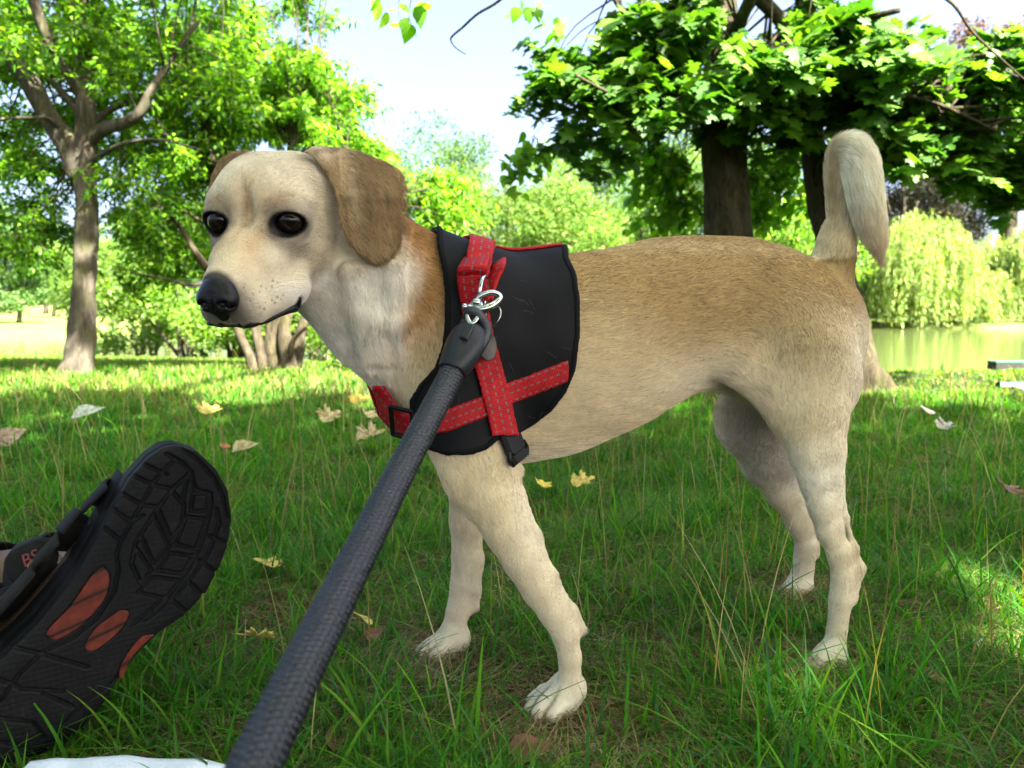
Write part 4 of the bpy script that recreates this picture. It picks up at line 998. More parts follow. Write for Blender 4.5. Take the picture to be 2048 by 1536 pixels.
def bark_mat(name, c1, c2, c3, sc=9, st=.9):
    m, nt, b = mat_new(name); b.inputs['Roughness'].default_value = .9; b.inputs['Specular IOR Level'].default_value = .15
    tc = nt.nodes.new('ShaderNodeTexCoord'); mp = nt.nodes.new('ShaderNodeMapping'); mp.inputs['Scale'].default_value = (sc * 3.2, sc * 3.2, sc * .8); nt.links.new(tc.outputs['Object'], mp.inputs[0])
    v = N_(nt, 'ShaderNodeTexNoise', i_Scale=1.0, i_Detail=9.0, i_Roughness=.72, i_Distortion=.8); nt.links.new(mp.outputs[0], v.inputs[0])
    n = N_(nt, 'ShaderNodeTexNoise', i_Scale=7.0, i_Detail=4.0); nt.links.new(tc.outputs['Object'], n.inputs[0])
    r = ramp(nt, [(.36, c1), (.52, c2), (.68, c3)], v.outputs['Fac']); r2 = ramp(nt, [(.45, (1, 1, 1)), (.70, (.75, .9, .45))], n.outputs['Fac'])
    mx = N_(nt, 'ShaderNodeMix', data_type='RGBA', blend_type='MULTIPLY'); mx.inputs[0].default_value = .8; nt.links.new(r.outputs[0], mx.inputs[6]); nt.links.new(r2.outputs[0], mx.inputs[7]); nt.links.new(mx.outputs[2], b.inputs['Base Color'])
    bp = N_(nt, 'ShaderNodeBump', i_Strength=st, i_Distance=.02); nt.links.new(v.outputs['Fac'], bp.inputs['Height']); nt.links.new(bp.outputs[0], b.inputs['Normal']); return m
M_bark1 = bark_mat('grey_bark', (.030, .026, .019), (.066, .057, .040), (.115, .102, .075))
M_bark2 = bark_mat('dark_bark', (.022, .018, .012), (.055, .044, .027), (.095, .077, .049), 11, 1.0)
def wood(mb, pts, n=14, seg=None, rough=.08, seed=0):
    """pts (px,py,depth,width_px): a limb"""
    P = [W(x, y, d) for x, y, d, w in pts]; R = [w * .5 * d / FPX for x, y, d, w in pts]
    m = seg or max(6, 6 * (len(pts) - 1)); Q = smooth_path(P, m); r = np.interp(np.linspace(0, len(R) - 1, m), np.arange(len(R)), R)
    T, Nn, B = frames(Q); a = np.linspace(0, 2 * np.pi, n, endpoint=False); i = np.arange(m)[:, None]
    rr = r[:, None] * (1 + rough * np.sin(a[None] * 2 + i * .31 + seed) + rough * .8 * np.sin(a[None] * 5 + i * .12 + seed * 2) + rough * .5 * np.sin(a * 3 - i * .9))
    V = Q[:, None] + rr[..., None] * (np.cos(a)[None, :, None] * Nn[:, None] + np.sin(a)[None, :, None] * B[:, None])
    F = [(q * n + k, q * n + (k + 1) % n, (q + 1) * n + (k + 1) % n, (q + 1) * n + k) for q in range(m - 1) for k in range(n)]
    F.append(tuple((m - 1) * n + k for k in range(n))); F.append(tuple(range(n))[::-1]); mb.add(V.reshape(-1, 3), F); return Q
def wood3(mb, P, R, n=8, m=None):
    m = m or max(5, 4 * (len(P) - 1)); Q = smooth_path(P, m); r = np.interp(np.linspace(0, len(R) - 1, m), np.arange(len(R)), R); tube(mb, Q, r, n); return Q
def unit(n): v = rng.normal(size=(n, 3)); return v / np.linalg.norm(v, axis=1)[:, None]
def palette(n, cols, jit=.12, shade=None):
    c = A_(cols)[rng.integers(0, len(cols), n)]; return np.clip(c * rng.normal(1, jit, (n, 1)) * rng.normal(1, .05, (n, 3)), .004, .9)
def sprays(centers, radii, per, twigs, mb, tw_r, src, leaf_sp, droop=.3, flat=.6):
    """clumps of twigs; returns leaf positions, outward dirs"""
    LP_, LD = [], []
    for c, R in zip(centers, radii):
        dd0 = np.linalg.norm(src - c, axis=1); s = src[np.argsort(dd0)[rng.integers(0, min(14, len(src)))]]
        mid = (s + c) / 2 + unit(1)[0] * np.linalg.norm(c - s) * .10 + A_([0, 0, np.linalg.norm(c - s) * .08])
        L_ = np.linalg.norm(c - s)
        wood3(mb, [s, mid, c], [min(tw_r * 1.4 + L_ * .005, .03), tw_r * 1.5, tw_r], 6)
        base = unit(twigs); base[:, 2] *= flat; ends = c + base * R * rng.uniform(.6, 1.05, (twigs, 1)); ends[:, 2] -= droop * R * rng.uniform(.2, 1, twigs) * .6
        for e in ends:
            st = c + (mid - c) * rng.uniform(0, .35)
            m_ = (st + e) / 2 + A_([0, 0, .10 * R]) + unit(1)[0] * R * .08
            Q = wood3(mb, [st, m_, e], [tw_r * .8, tw_r * .55, tw_r * .25], 4, 6)
            t = rng.uniform(.15, 1.02, per); idx = t * 5; k = np.clip(idx.astype(int), 0, 4); f = (idx - k)[:, None]
            p = Q[k] * (1 - f) + Q[k + 1] * f; tg = Q[k + 1] - Q[k]; tg /= np.linalg.norm(tg, axis=1)[:, None]
            d = tg * .5 + unit(per) * .9 + A_([0, 0, -droop]); d /= np.linalg.norm(d, axis=1)[:, None]
            LP_.append(p + d * leaf_sp * rng.uniform(.2, 1, (per, 1))); LD.append(d)
    return np.concatenate(LP_), np.concatenate(LD)
def blob_clumps(specs):
    """specs (px,py,depth,rx_px,ry_px,rdepth,count): scatter clump centres"""
    C = []
    for x, y, d, rx, ry, rd, n in specs:
        u = unit(n) * rng.random((n, 1)) ** .4
        for a, b_, c in u: C.append(W(x + a * rx, y + b_ * ry, d + c * rd))
    return A_(C)
GR1 = [(.110, .260, .014), (.085, .215, .014), (.145, .300, .018), (.190, .330, .024)]
GR2 = [(.032, .095, .010), (.040, .115, .012), (.055, .140, .014), (.028, .078, .010)]
def base_xyz(px, py): g = G(px, py); return (float(g[0]), float(g[1]), float(terr(g[0], g[1])))
# ---------- left tree ----------
t = empty('tree', base_xyz(150, 757), 'slender tree with dappled grey-brown trunk forking into mossy limbs at the left side', 'tree')
mb = MB(); D0 = dep(G(150, 757))
S_ = []
S_.append(wood(mb, [(146, 775, D0, 110), (152, 752, D0, 72), (160, 715, D0, 53), (166, 640, D0, 48), (168, 560, D0, 44), (172, 470, D0, 40), (172, 400, D0, 41), (168, 340, D0, 44)], 20, 60))
for k, (x, y) in enumerate(((122, 768), (186, 766), (150, 772))): wood(mb, [(x, y, D0 - .04, 16), (150 + (x - 150) * .6, 735, D0 - .02, 26), (160, 690, D0, 20)], 10, 12)
S_.append(wood(mb, [(165, 360, D0, 46), (140, 300, D0, 44), (98, 235, D0 - .05, 40), (62, 165, D0 - .1, 38), (25, 110, D0 - .15, 34), (-20, 40, D0 - .2, 30), (-80, -60, D0 - .3, 24)], 16, 40))
S_.append(wood(mb, [(170, 360, D0, 44), (170, 290, D0, 40), (172, 220, D0, 38), (170, 150, D0 + .05, 34), (160, 60, D0 + .1, 30), (150, -40, D0 + .15, 26), (150, -200, D0 + .2, 18)], 16, 40))
S_.append(wood(mb, [(172, 290, D0, 26), (200, 262, D0 - .05, 26), (250, 245, D0 - .1, 24), (280, 225, D0 - .12, 20), (300, 185, D0 - .1, 15), (340, 120, D0, 10), (400, 40, D0, 6)], 12, 30))
S_.append(wood(mb, [(168, 200, D0, 22), (140, 150, D0 - .05, 24), (110, 105, D0 - .1, 22), (85, 50, D0 - .15, 20), (60, -20, D0 - .2, 18)], 12, 24))
S_.append(wood(mb, [(160, 225, D0, 16), (120, 180, D0 + .05, 14), (85, 150, D0 + .1, 10), (40, 130, D0 + .1, 7)], 10, 16))
S_.append(wood(mb, [(150, 320, D0, 12), (110, 245, D0 - .1, 9), (60, 235, D0 - .2, 7), (0, 238, D0 - .3, 5)], 8, 16))
S_.append(wood(mb, [(172, 260, D0, 14), (230, 215, D0 + .1, 12), (330, 190, D0 + .2, 9), (420, 200, D0 + .3, 6)], 8, 20))
S_.append(wood(mb, [(172, 330, D0, 12), (240, 290, D0 - .2, 9), (320, 280, D0 - .3, 6), (400, 300, D0 - .4, 4)], 8, 20))
src = np.concatenate(S_[1:])
cl = blob_clumps([(60, 60, 4.9, 190, 120, .8, 26), (280, 90, 5.0, 200, 140, .8, 30), (420, 180, 5.2, 170, 150, .7, 20), (40, 300, 4.9, 120, 90, .6, 8), (60, 450, 5.0, 130, 75, .5, 11), (110, 250, 5.4, 200, 150, .5, 14), (270, 330, 4.7, 120, 90, .4, 6), (330, 440, 4.9, 120, 80, .4, 4), (-200, 200, 4.8, 200, 250, .8, 12), (200, -260, 4.7, 420, 200, .9, 34), (230, 180, 5.6, 240, 160, .4, 14)])
rad = rng.uniform(.20, .36, len(cl))
LPp, LDd = sprays(cl, rad, 33, 9, mb, .0028, src, .05, droop=.35)
mb.obj('trunk', M_bark1, t)
n = len(LPp); print('left leaves', n)
leaves('crown', LPp, unit(n) * .8 + A_([0, 0, .8]), LDd + A_([0, 0, -.3]), rng.uniform(.034, .062, n), LEAF, M_leaf, t, palette(n, GR1 + GR2[:2], .18))
# ---------- multi-stem tree ----------
b0 = base_xyz(545, 745); t = empty('tree', b0, 'clump of several leaning grey stems rising together behind the muzzle of the dog', 'tree')
mb = MB(); D1 = dep(G(545, 742)); S_ = []
S_.append(wood(mb, [(512, 752, D1, 22), (500, 715, D1, 21), (482, 675, D1, 19), (468, 640, D1, 17), (430, 560, D1 - .1, 18), (395, 510, D1 - .2, 14), (360, 455, D1 - .2, 10), (310, 400, D1 - .2, 6)], 12, 40, seed=1))
S_.append(wood(mb, [(528, 750, D1, 24), (520, 700, D1, 20), (512, 655, D1, 19), (500, 560, D1, 22), (470, 440, D1, 16), (430, 330, D1, 10), (400, 240, D1, 5)], 12, 40, seed=2))
S_.append(wood(mb, [(556, 752, D1 + .05, 46), (552, 715, D1 + .05, 34), (548, 660, D1 + .05, 30), (556, 560, D1, 32), (560, 440, D1, 20), (575, 330, D1, 12), (600, 240, D1, 6)], 16, 44, rough=.14, seed=3))
S_.append(wood(mb, [(572, 750, D1 - .02, 32), (574, 710, D1 - .02, 25), (570, 650, D1, 22), (600, 560, D1 + .1, 26), (650, 440, D1 + .2, 20), (700, 320, D1 + .2, 12)], 14, 40, rough=.14, seed=4))
S_.append(wood(mb, [(588, 748, D1 + .1, 26), (596, 700, D1 + .1, 24), (606, 650, D1 + .1, 20), (650, 560, D1 + .2, 16), (740, 440, D1 + .3, 12), (800, 380, D1 + .3, 6)], 12, 36, seed=5))
S_.append(wood(mb, [(592, 740, D1, 12), (582, 700, D1 - .05, 11), (590, 675, D1 - .05, 10), (612, 655, D1 - .05, 7)], 8, 16, seed=6))
S_.append(wood(mb, [(430, 560, D1 - .1, 10), (380, 570, D1 - .3, 7), (320, 555, D1 - .4, 5), (260, 545, D1 - .5, 3)], 8, 16, seed=7))
S_.append(wood(mb, [(480, 470, D1, 10), (400, 440, D1 - .2, 7), (330, 400, D1 - .3, 5), (270, 380, D1 - .3, 3)], 8, 16, seed=8))
src = np.concatenate(S_)
src = src[[p[2] > .55 for p in src]]
cl = blob_clumps([(340, 400, 5.2, 110, 120, .5, 12), (400, 530, 5.3, 110, 40, .4, 6), (300, 500, 5.4, 90, 50, .3, 3), (480, 120, 5.6, 180, 130, .7, 30), (560, 200, 5.5, 130, 120, .6, 22), (640, 260, 5.6, 100, 80, .5, 14), (400, 280, 5.4, 160, 110, .5, 18), (700, 190, 5.6, 60, 60, .3, 4), (740, 290, 5.7, 60, 50, .3, 6), (600, 20, 5.7, 60, 60, .4, 4), (450, -120, 5.6, 240, 110, .8, 16), (860, 390, 6.0, 70, 60, .3, 8), (900, 420, 6.2, 90, 60, .3, 8)])
rad = rng.uniform(.20, .34, len(cl))
LPp, LDd = sprays(cl, rad, 33, 9, mb, .0026, src, .05, droop=.4)
mb.obj('trunk', M_bark2, t)
n = len(LPp); print('multi leaves', n)
leaves('crown', LPp, unit(n) * .8 + A_([0, 0, .8]), LDd + A_([0, 0, -.4]), rng.uniform(.040, .075, n), LEAFN, M_leaf, t, palette(n, GR1 + GR2[:1], .18))
# ---------- maple ----------
b0 = base_xyz(1462, 778); t = empty('tree', b0, 'maple with thick straight dark trunk and dark lobed leaves behind the back of the dog', 'tree')
mb = MB(); D2 = dep(G(1462, 778)); S_ = []
wood(mb, [(1466, 800, D2, 190), (1462, 770, D2, 140), (1460, 700, D2, 110), (1456, 560, D2, 100), (1454, 440, D2, 94), (1450, 300, D2, 86), (1446, 150, D2, 76), (1440, 0, D2, 64), (1430, -250, D2 + .1, 50), (1420, -600, D2 + .1, 30)], 26, 80, rough=.05)
S_.append(wood(mb, [(1448, 250, D2, 26), (1400, 180, D2 - .2, 20), (1320, 100, D2 - .4, 14), (1250, 30, D2 - .5, 9), (1210, -30, D2 - .6, 6)], 10, 24))
S_.append(wood(mb, [(1446, 210, D2, 30), (1520, 120, D2 - .3, 22), (1650, 60, D2 - .6, 16), (1800, 20, D2 - .8, 10)], 10, 24))
S_.append(wood(mb, [(1446, 240, D2, 22), (1350, 230, D2 - .4, 13), (1250, 200, D2 - .6, 9), (1150, 150, D2 - .8, 5)], 10, 24))
S_.append(wood(mb, [(1446, 120, D2, 34), (1500, 0, D2 - .6, 26), (1600, -200, D2 - 1.2, 20), (1700, -500, D2 - 1.8, 12)], 10, 24))
S_.append(wood(mb, [(1446, 180, D2, 26), (1560, 200, D2 - .3, 16), (1700, 180, D2 - .5, 10), (1850, 200, D2 - .6, 7), (1990, 260, D2 - .6, 4)], 10, 24))
S_.append(wood(mb, [(1560, -20, D2 - .4, 10), (1700, -60, D2 - .8, 9), (1880, -10, D2 - 1.1, 7), (1950, 70, D2 - 1.1, 5), (2060, 170, D2 - 1.1, 3)], 10, 24))
src = np.concatenate(S_)
cl = blob_clumps([(1340, 40, 3.6, 130, 55, .4, 8), (1150, 150, 3.5, 90, 40, .3, 6), (1250, 150, 3.5, 90, 60, .3, 7), (1300, 200, 3.7, 100, 45, .4, 6), (1430, 120, 3.5, 120, 110, .4, 9), (1580, 90, 3.6, 150, 120, .5, 11), (1560, 215, 3.8, 150, 60, .4, 6), (1750, 80, 3.5, 140, 110, .5, 9), (1800, 220, 3.7, 130, 110, .4, 9), (1700, 290, 4.0, 50, 30, .2, 2), (1180, 270, 3.8, 60, 30, .2, 2), (1930, 280, 3.8, 110, 50, .4, 8), (1800, 260, 3.9, 60, 40, .3, 4), (2040, 60, 3.5, 60, 100, .4, 7), (1900, 170, 3.7, 110, 70, .4, 6), (1680, 170, 3.8, 120, 70, .3, 5), (1860, 280, 4.0, 90, 40, .3, 6), (2020, 370, 4.0, 50, 40, .3, 5), (1500, -220, 3.8, 450, 130, .6, 24), (2150, 260, 3.7, 90, 150, .4, 8), (1990, 230, 4.4, 140, 80, .3, 8), (1650, 150, 4.4, 260, 120, .3, 10)])
rad = rng.uniform(.16, .28, len(cl))
LPp, LDd = sprays(cl, rad, 14, 5, mb, .0020, src, .07, droop=.55, flat=.5)
mb.obj('trunk', M_bark2, t)
n = len(LPp); print('maple leaves', n)
leaves('crown', LPp, unit(n) * .55 + A_([0, -.25, .75]), LDd + A_([0, 0, -.6]), rng.uniform(.062, .112, n), MAPLE, M_maple, t, palette(n, GR2 + [(.06, .15, .015), (.09, .19, .02), (.075, .17, .018)], .16))
# ---------- poplar leaning over, with an added unseen leaf roof above the camera ----------
b0 = base_xyz(1738, 782); t = empty('tree', b0, 'leaning dark tree behind the tail with flared pale base and hanging heart-shaped leaves, plus an unseen leaf roof added for shade', 'tree')
mb = MB(); D3 = dep(G(1738, 782)); S_ = []
wood(mb, [(1742, 800, D3, 130), (1738, 775, D3, 92), (1726, 730, D3, 62), (1712, 660, D3 + .05, 50), (1696, 590, D3 + .1, 46), (1668, 500, D3 + .2, 50), (1645, 420, D3 + .3, 50), (1632, 340, D3 + .3, 50), (1622, 250, D3 + .3, 46), (1615, 100, D3 + .2, 42), (1600, -200, D3, 36), (1580, -700, D3 - .4, 30)], 22, 90, rough=.06)
for k, (x, y) in enumerate(((1775, 790), (1700, 790))): wood(mb, [(x, y, D3 - .03, 20), (1738 + (x - 1738) * .4, 752, D3 - .02, 30), (1722, 715, D3, 22)], 10, 12)
top = W(1600, -500, D3 - .2)
S_.append(wood3(mb, [top, top + A_([-.8, -1.0, .7]), A_([.9, .9, 4.6]), A_([1.4, -.8, 5.4])], [.05, .045, .04, .03], 10))
S_.append(wood3(mb, [top, top + A_([.6, -1.0, .9]), A_([2.6, .4, 5.0]), A_([3.4, -1.4, 5.8])], [.05, .045, .04, .03], 10))
S_.append(wood3(mb, [W(1615, 100, D3 + .2), W(1450, -60, D3 - .5), W(1200, -120, 2.9), W(1000, -130, 2.6)], [.04, .03, .02, .01], 8))
S_.append(wood3(mb, [W(1622, 250, D3 + .3), W(1520, 210, D3 + .2), W(1400, 190, D3 + .2), W(1300, 190, D3)], [.03, .02, .012, .006], 8))
# bare dangling twig and the leafy sprigs against the sky
wood3(mb, [W(1060, -60, 2.5), W(1000, 0, 2.5), (W(955, 28, 2.5)), W(925, 55, 2.5), W(905, 72, 2.5), W(902, 82, 2.5), W(912, 96, 2.5), W(932, 109, 2.5)], [.006, .0050, .0045, .0042, .0038, .0026, .0020, .0016], 8, 40)
wood3(mb, [W(1300, 190, 3.9), W(1190, 225, 3.9), W(1110, 233, 3.9), W(1060, 280, 3.9), W(1040, 310, 3.9)], [.004, .0022, .0016, .0016, .001], 6, 20)
src = np.concatenate(S_)
cl = blob_clumps([(1310, 340, 4.6, 80, 45, .3, 9), (1330, 410, 4.7, 65, 45, .3, 7), (1250, 290, 4.5, 60, 40, .2, 5), (1560, 330, 4.7, 110, 60, .3, 10), (1560, 420, 4.8, 80, 45, .2, 6), (1500, 390, 5.0, 60, 60, .2, 4)])
LPp, LDd = sprays(cl, rng.uniform(.15, .24, len(cl)), 7, 7, mb, .0025, src, .04, droop=.8)
sp2 = []
for (x, y, dd, r_, n_) in ((1055, 308, 3.9, 34, 22), (1078, 320, 3.9, 24, 16), (1040, 330, 3.9, 30, 18), (1022, 358, 3.9, 22, 14), (1035, 300, 3.9, 22, 10), (1012, 330, 3.9, 14, 6), (760, -4, 2.5, 14, 3), (797, 20, 2.5, 14, 4), (800, 38, 2.5, 8, 2), (826, 42, 2.5, 14, 4), (835, 10, 2.5, 12, 3), (850, 8, 2.5, 8, 2), (1130, 240, 3.9, 10, 2), (1145, 232, 3.9, 8, 2), (1150, 258, 3.9, 8, 1), (1050, 25, 3.4, 26, 8), (1100, 40, 3.4, 30, 8), (1120, 62, 3.4, 14, 4)):
    for _ in range(n_): sp2.append(W(x + rng.normal() * r_ * .6, y + rng.normal() * r_ * .6, dd + rng.normal() * .05))
sp2 = A_(sp2)
wood3(mb, [W(815, -60, 2.5), W(800, -10, 2.5), W(797, 20, 2.5), W(800, 42, 2.5)], [.003, .002, .0015, .001], 6, 12)
wood3(mb, [W(830, -60, 2.5), W(822, 0, 2.5), W(818, 30, 2.5), W(824, 52, 2.5)], [.003, .002, .0015, .001], 6, 12)
LPp = np.concatenate([LPp, sp2]); LDd = np.concatenate([LDd, unit(len(sp2)) * .5 + A_([0, 0, -1])])
n0 = len(LPp)
# added unseen leaf roof, laid out from the shade wanted on the lawn
s = A_(sdir); NR = 40000
gx_ = rng.uniform(-9, 7, NR * 2); gy_ = 3.75 - 12 * rng.random(NR * 2) ** 1.35
edge = 3.45 + .14 * np.sin(gx_ * 2.3) + .10 * np.sin(gx_ * 5.9 + 1) + .10 * np.sin(gx_ * 0.9 + 2)
ok = gy_ < edge
for fx, fy, fr in ((.60, .84, .035), (.66, 1.04, .015), (.24, .70, .0), (.80, .80, .03), (-1.2, 3.3, .10), (.5, 3.2, .08), (1.9, 3.2, .10), (-.55, 3.25, .06)):  # gaps left in the added roof where sun flecks should land
    ok &= (gx_ - fx) ** 2 + ((gy_ - fy) * .8) ** 2 > (fr * 1.3 + .12) ** 2
gx_, gy_ = gx_[ok][:NR], gy_[ok][:NR]
def patch(n, x0, x1, y0, y1):
    return rng.uniform(x0, x1, n), rng.uniform(y0, y1, n)
ex = [patch(15000, -1.3, 1.3, .15, 2.2), patch(650, -4.5, -2.5, 4.6, 6.6)]  # extra added leaves to keep the dog shaded and dapple the left trunk
e_x = np.concatenate([q[0] for q in ex]); e_y = np.concatenate([q[1] for q in ex]); ke = np.ones(len(e_x), bool)
for fx, fy, fr in ((.60, .84, .035), (.66, 1.04, .015), (.24, .70, .0), (.80, .80, .03)):
    ke &= (e_x - fx) ** 2 + ((e_y - fy) * .8) ** 2 > (fr * 1.3 + .12) ** 2
gx_ = np.concatenate([gx_, e_x[ke]]); gy_ = np.concatenate([gy_, e_y[ke]]); NR = len(gx_)
hz_ = rng.uniform(5.0, 7.0, NR); RP = np.stack([gx_ + s[0] / s[2] * hz_, gy_ + s[1] / s[2] * hz_, hz_], 1)
P_ = np.concatenate([LPp, RP]); Dd = np.concatenate([LDd, unit(NR)]); sz = np.concatenate([rng.uniform(.045, .080, n0), np.where(gy_ < -1.5, .24, rng.uniform(.10, .16, NR))])
nr_ = np.concatenate([unit(n0) * .8 + A_([0, -.5, .4]), unit(NR) * .5 + s])
mb.obj('trunk', M_bark2, t); n = len(P_)
leaves('crown', P_, nr_, Dd + A_([0, 0, -.5]), sz, POPLAR, M_leaf, t, np.concatenate([palette(n0, GR1 + GR1 + GR2[2:3], .15), palette(n - n0, GR2 + GR1[:2], .15)]))  # one mesh: the tree's own leaves plus the added shade roof
# =====================================================================  BACKGROUND TREES AND BUSHES
WLEAF = tmpl_leaf(.15, .05, .1)
def far_tree(px, ybase_world, h, w, label, cols, nleaf, lsz, mat, cat='tree', trunk=True, shape='round', name='tree', group=None, seed=0, zb=None):
    """px: photo column, ybase_world: distance; h,w metres"""
    if mat is M_far and shape == 'round': h = h * 1.38
    d = ybase_world; x = (px - 1024) / FPX * d * 1.0; z0 = float(terr(x, d)) if zb is None else zb
    t = empty(name, (x, d, z0), label, cat, group); B0 = A_([x, d, z0])
    mb = MB(); nb = 7 if trunk else 9
    cents = []; rads = []
    if shape == 'round':
        nc = 26
        for i in range(nc):
            u = unit(1)[0]; r = rng.random() ** .35
            cc = B0 + A_([u[0] * w * .5 * r, u[1] * w * .5 * r, h * .60 + u[2] * h * .36 * r]); cents.append(cc); rads.append(w * rng.uniform(.14, .24))
    elif shape == 'bush':
        for i in range(22):
            a = rng.random() * 6.28; r = rng.random() ** .5; hh = (1 - r * r * .55) * h
            cents.append(B0 + A_([math.cos(a) * r * w * .5, math.sin(a) * r * w * .5, hh * rng.uniform(.15, .95)])); rads.append(w * rng.uniform(.12, .18))
    elif shape == 'tall':
        for i in range(26):
            u = unit(1)[0]; f = rng.random(); cents.append(B0 + A_([u[0] * w * .42 * math.sin(math.pi * (f * .8 + .15)), u[1] * w * .42, h * (.18 + .8 * f)])); rads.append(w * rng.uniform(.14, .22))
    if shape == 'willow':
        P, Dr = [], []
        ns = nleaf // 26
        dm = [(rng.uniform(-.3, .3) * w, rng.uniform(-.3, .3) * w, rng.uniform(.62, 1.0), rng.uniform(.22, .40) * w) for _ in range(9)]; dm[0] = (0, 0, 1.0, .34 * w)
        for i in range(ns):
            cx_, cy_, hz2, R = dm[rng.integers(0, 9)]
            a = rng.random() * 6.28; r = rng.random() ** .55
            topz = h * hz2 * (1 - .32 * r ** 2.2) * rng.uniform(.86, 1.0); L = min(topz * .95, h * rng.uniform(.15, .75)) * (.45 + .55 * r)
            s0 = B0 + A_([cx_ + math.cos(a) * r * R, cy_ + math.sin(a) * r * R, topz]); k = 26; tt = np.linspace(0, 1, k)
            sway = A_([math.cos(a), math.sin(a), 0]) * (.16 * R)
            pts = s0 + np.outer(np.sqrt(tt), sway) + np.outer(tt, A_([0, 0, -L])) + rng.normal(0, .045, (k, 3))
            P.append(pts); Dr.append(np.tile([0, 0, -1.], (k, 1)) + unit(k) * .30)
        P = np.concatenate(P); Dr = np.concatenate(Dr); n = len(P); nrm = unit(n); size = rng.uniform(.8, 1.4, n) * lsz * 1.9; tm = WLEAF
        cv = palette(n, cols, .16) * np.repeat(np.clip(rng.normal(1, .38, (ns, 1)), .3, 2), 26, 0); cv = np.clip(cv, .004, .9)
    else:
        cents = A_(cents); rads = A_(rads); per = nleaf // len(cents)
        P = np.concatenate([c + unit(per) * (rng.random((per, 1)) ** .45) * r * A_([1, 1, .8]) for c, r in zip(cents, rads)])
        n = len(P); Dr = unit(n) + A_([0, 0, -.3]); nrm = unit(n) + A_([0, 0, .7]); size = rng.uniform(.7, 1.4, n) * lsz; tm = LEAF
        cv = palette(n, cols, .15) * np.repeat(rng.normal(1, .20, (len(cents), 1)), per, 0)
        cv = np.clip(cv, .004, .9)
    if trunk or shape == 'willow':
        wood3(mb, [B0 + A_([0, 0, -.15]), B0 + A_([.05 * w, 0, h * .3]), B0 + A_([0, 0, h * .75])], [h * .028, h * .020, h * .006], 10)
        for c in (cents[:14] if len(cents) else [B0 + A_([math.cos(k) * w * .3, math.sin(k) * w * .3, h * .8]) for k in range(8)]):
            wood3(mb, [B0 + A_([0, 0, h * rng.uniform(.2, .45)]), (B0 + c) / 2 + A_([0, 0, h * .22]), c], [h * .011, h * .007, h * .002], 6)
    else:
        for c in cents[:10]: wood3(mb, [B0 + unit(1)[0] * A_([.08, .08, 0]) * w, (B0 + c) / 2 + A_([0, 0, .1 * h]), c], [.02 * h ** .5, .012 * h ** .5, .004], 6)
    mb.obj('trunk', M_bark1, t)
    leaves('crown', P, nrm, Dr, size, tm, mat, t, cv)
    return t
YG = [(.085, .17, .025), (.065, .145, .022), (.11, .19, .03), (.13, .19, .035)]
LG = [(.050, .110, .028), (.065, .135, .032), (.085, .155, .04)]
far_tree(385, 11., 2.5, 2.8, 'broad sunlit yellow-green bush left of the muzzle of the dog', YG, 15000, .085, M_leaf, 'bush', False, 'bush', 'bush')
far_tree(290, 12.5, 2.0, 2.2, 'low light green bush just right of the left tree trunk', YG + LG, 6000, .09, M_leaf, 'bush', False, 'bush', 'bush')
far_tree(475, 11.5, 2.9, 2.5, 'bright green bush between the leaning grey stems and the yellow-green bush', YG, 11000, .085, M_leaf, 'bush', False, 'bush', 'bush')
far_tree(640, 12., 2.1, 3.0, 'sunlit bush behind the leaning grey stems, under the throat of the dog', YG, 11000, .09, M_leaf, 'bush', False, 'bush', 'bush')
far_tree(700, 5.6, .22, .35, 'small leafy seedling growing beside the leaning grey stems', GR1, 260, .05, M_leaf, 'plant', False, 'bush', 'seedling')
# centre and right: trees beyond the pond
far_tree(880, 34, 8.0, 7.0, 'pale green round tree right behind the ear of the dog', LG, 20000, .17, M_far, group=None)
far_tree(1010, 30, 7.4, 6.0, 'bright yellow-green tree above the shoulder harness', YG, 20000, .17, M_far)
far_tree(1130, 26, 4.9, 4.6, 'low light yellow tree directly above the vest', YG, 16000, .15, M_far)
far_tree(1190, 38, 8.6, 6.5, 'grey-green airy tree left of the maple foliage', LG, 18000, .19, M_far)
far_tree(1300, 30, 6.4, 6.0, 'dense light green tree left of the thick dark trunk', LG + YG, 18000, .17, M_far)
far_tree(1400, 42, 10., 8.0, 'tall mid-green tree hidden behind the maple, left of its trunk', LG, 16000, .22, M_far)
far_tree(1560, 32, 6.6, 6.0, 'sunlit tree seen between the two dark trunks', YG + GR1, 18000, .17, M_far)
far_tree(940, 22, 2.6, 3.6, 'low pale bush across the water above the red handle', LG + YG, 10000, .12, M_far, 'bush', False, 'bush', 'bush')
far_tree(1230, 21, 2.7, 4.2, 'low pale bush across the water above the back of the dog', LG + YG, 10000, .12, M_far, 'bush', False, 'bush', 'bush')
far_tree(1480, 21, 2.6, 4.0, 'low bush across the water behind the thick dark trunk', LG + YG, 9000, .12, M_far, 'bush', False, 'bush', 'bush')
WG = [(.20, .27, .07), (.15, .23, .05), (.25, .31, .10), (.07, .13, .03)]
far_tree(1825, 47.5, 7.6, 6.2, 'pale weeping willow with the tallest crown on the far bank', WG, 52000, .17, M_far, shape='willow', name='willow_tree')
far_tree(1725, 48, 4.2, 5.0, 'lower weeping willow on the far bank right beside the tail', WG, 32000, .17, M_far, shape='willow', name='willow_tree')
far_tree(1940, 49, 4.0, 4.6, 'small weeping willow right of the tallest willow, above the dark bank', WG, 32000, .17, M_far, shape='willow', name='willow_tree')
far_tree(2050, 50, 7.0, 6.4, 'weeping willow cut by the right edge of the photo', WG, 40000, .17, M_far, shape='willow', name='willow_tree')
DK = [(.011, .012, .009), (.017, .014, .011), (.010, .014, .009)]; CP_ = [(.13, .055, .045), (.10, .05, .04), (.16, .08, .05), (.030, .026, .016)]
far_tree(1790, 60, 10.5, 8.0, 'dark purple-leaved tree between the tail and the willows', DK, 15000, .30, M_far)
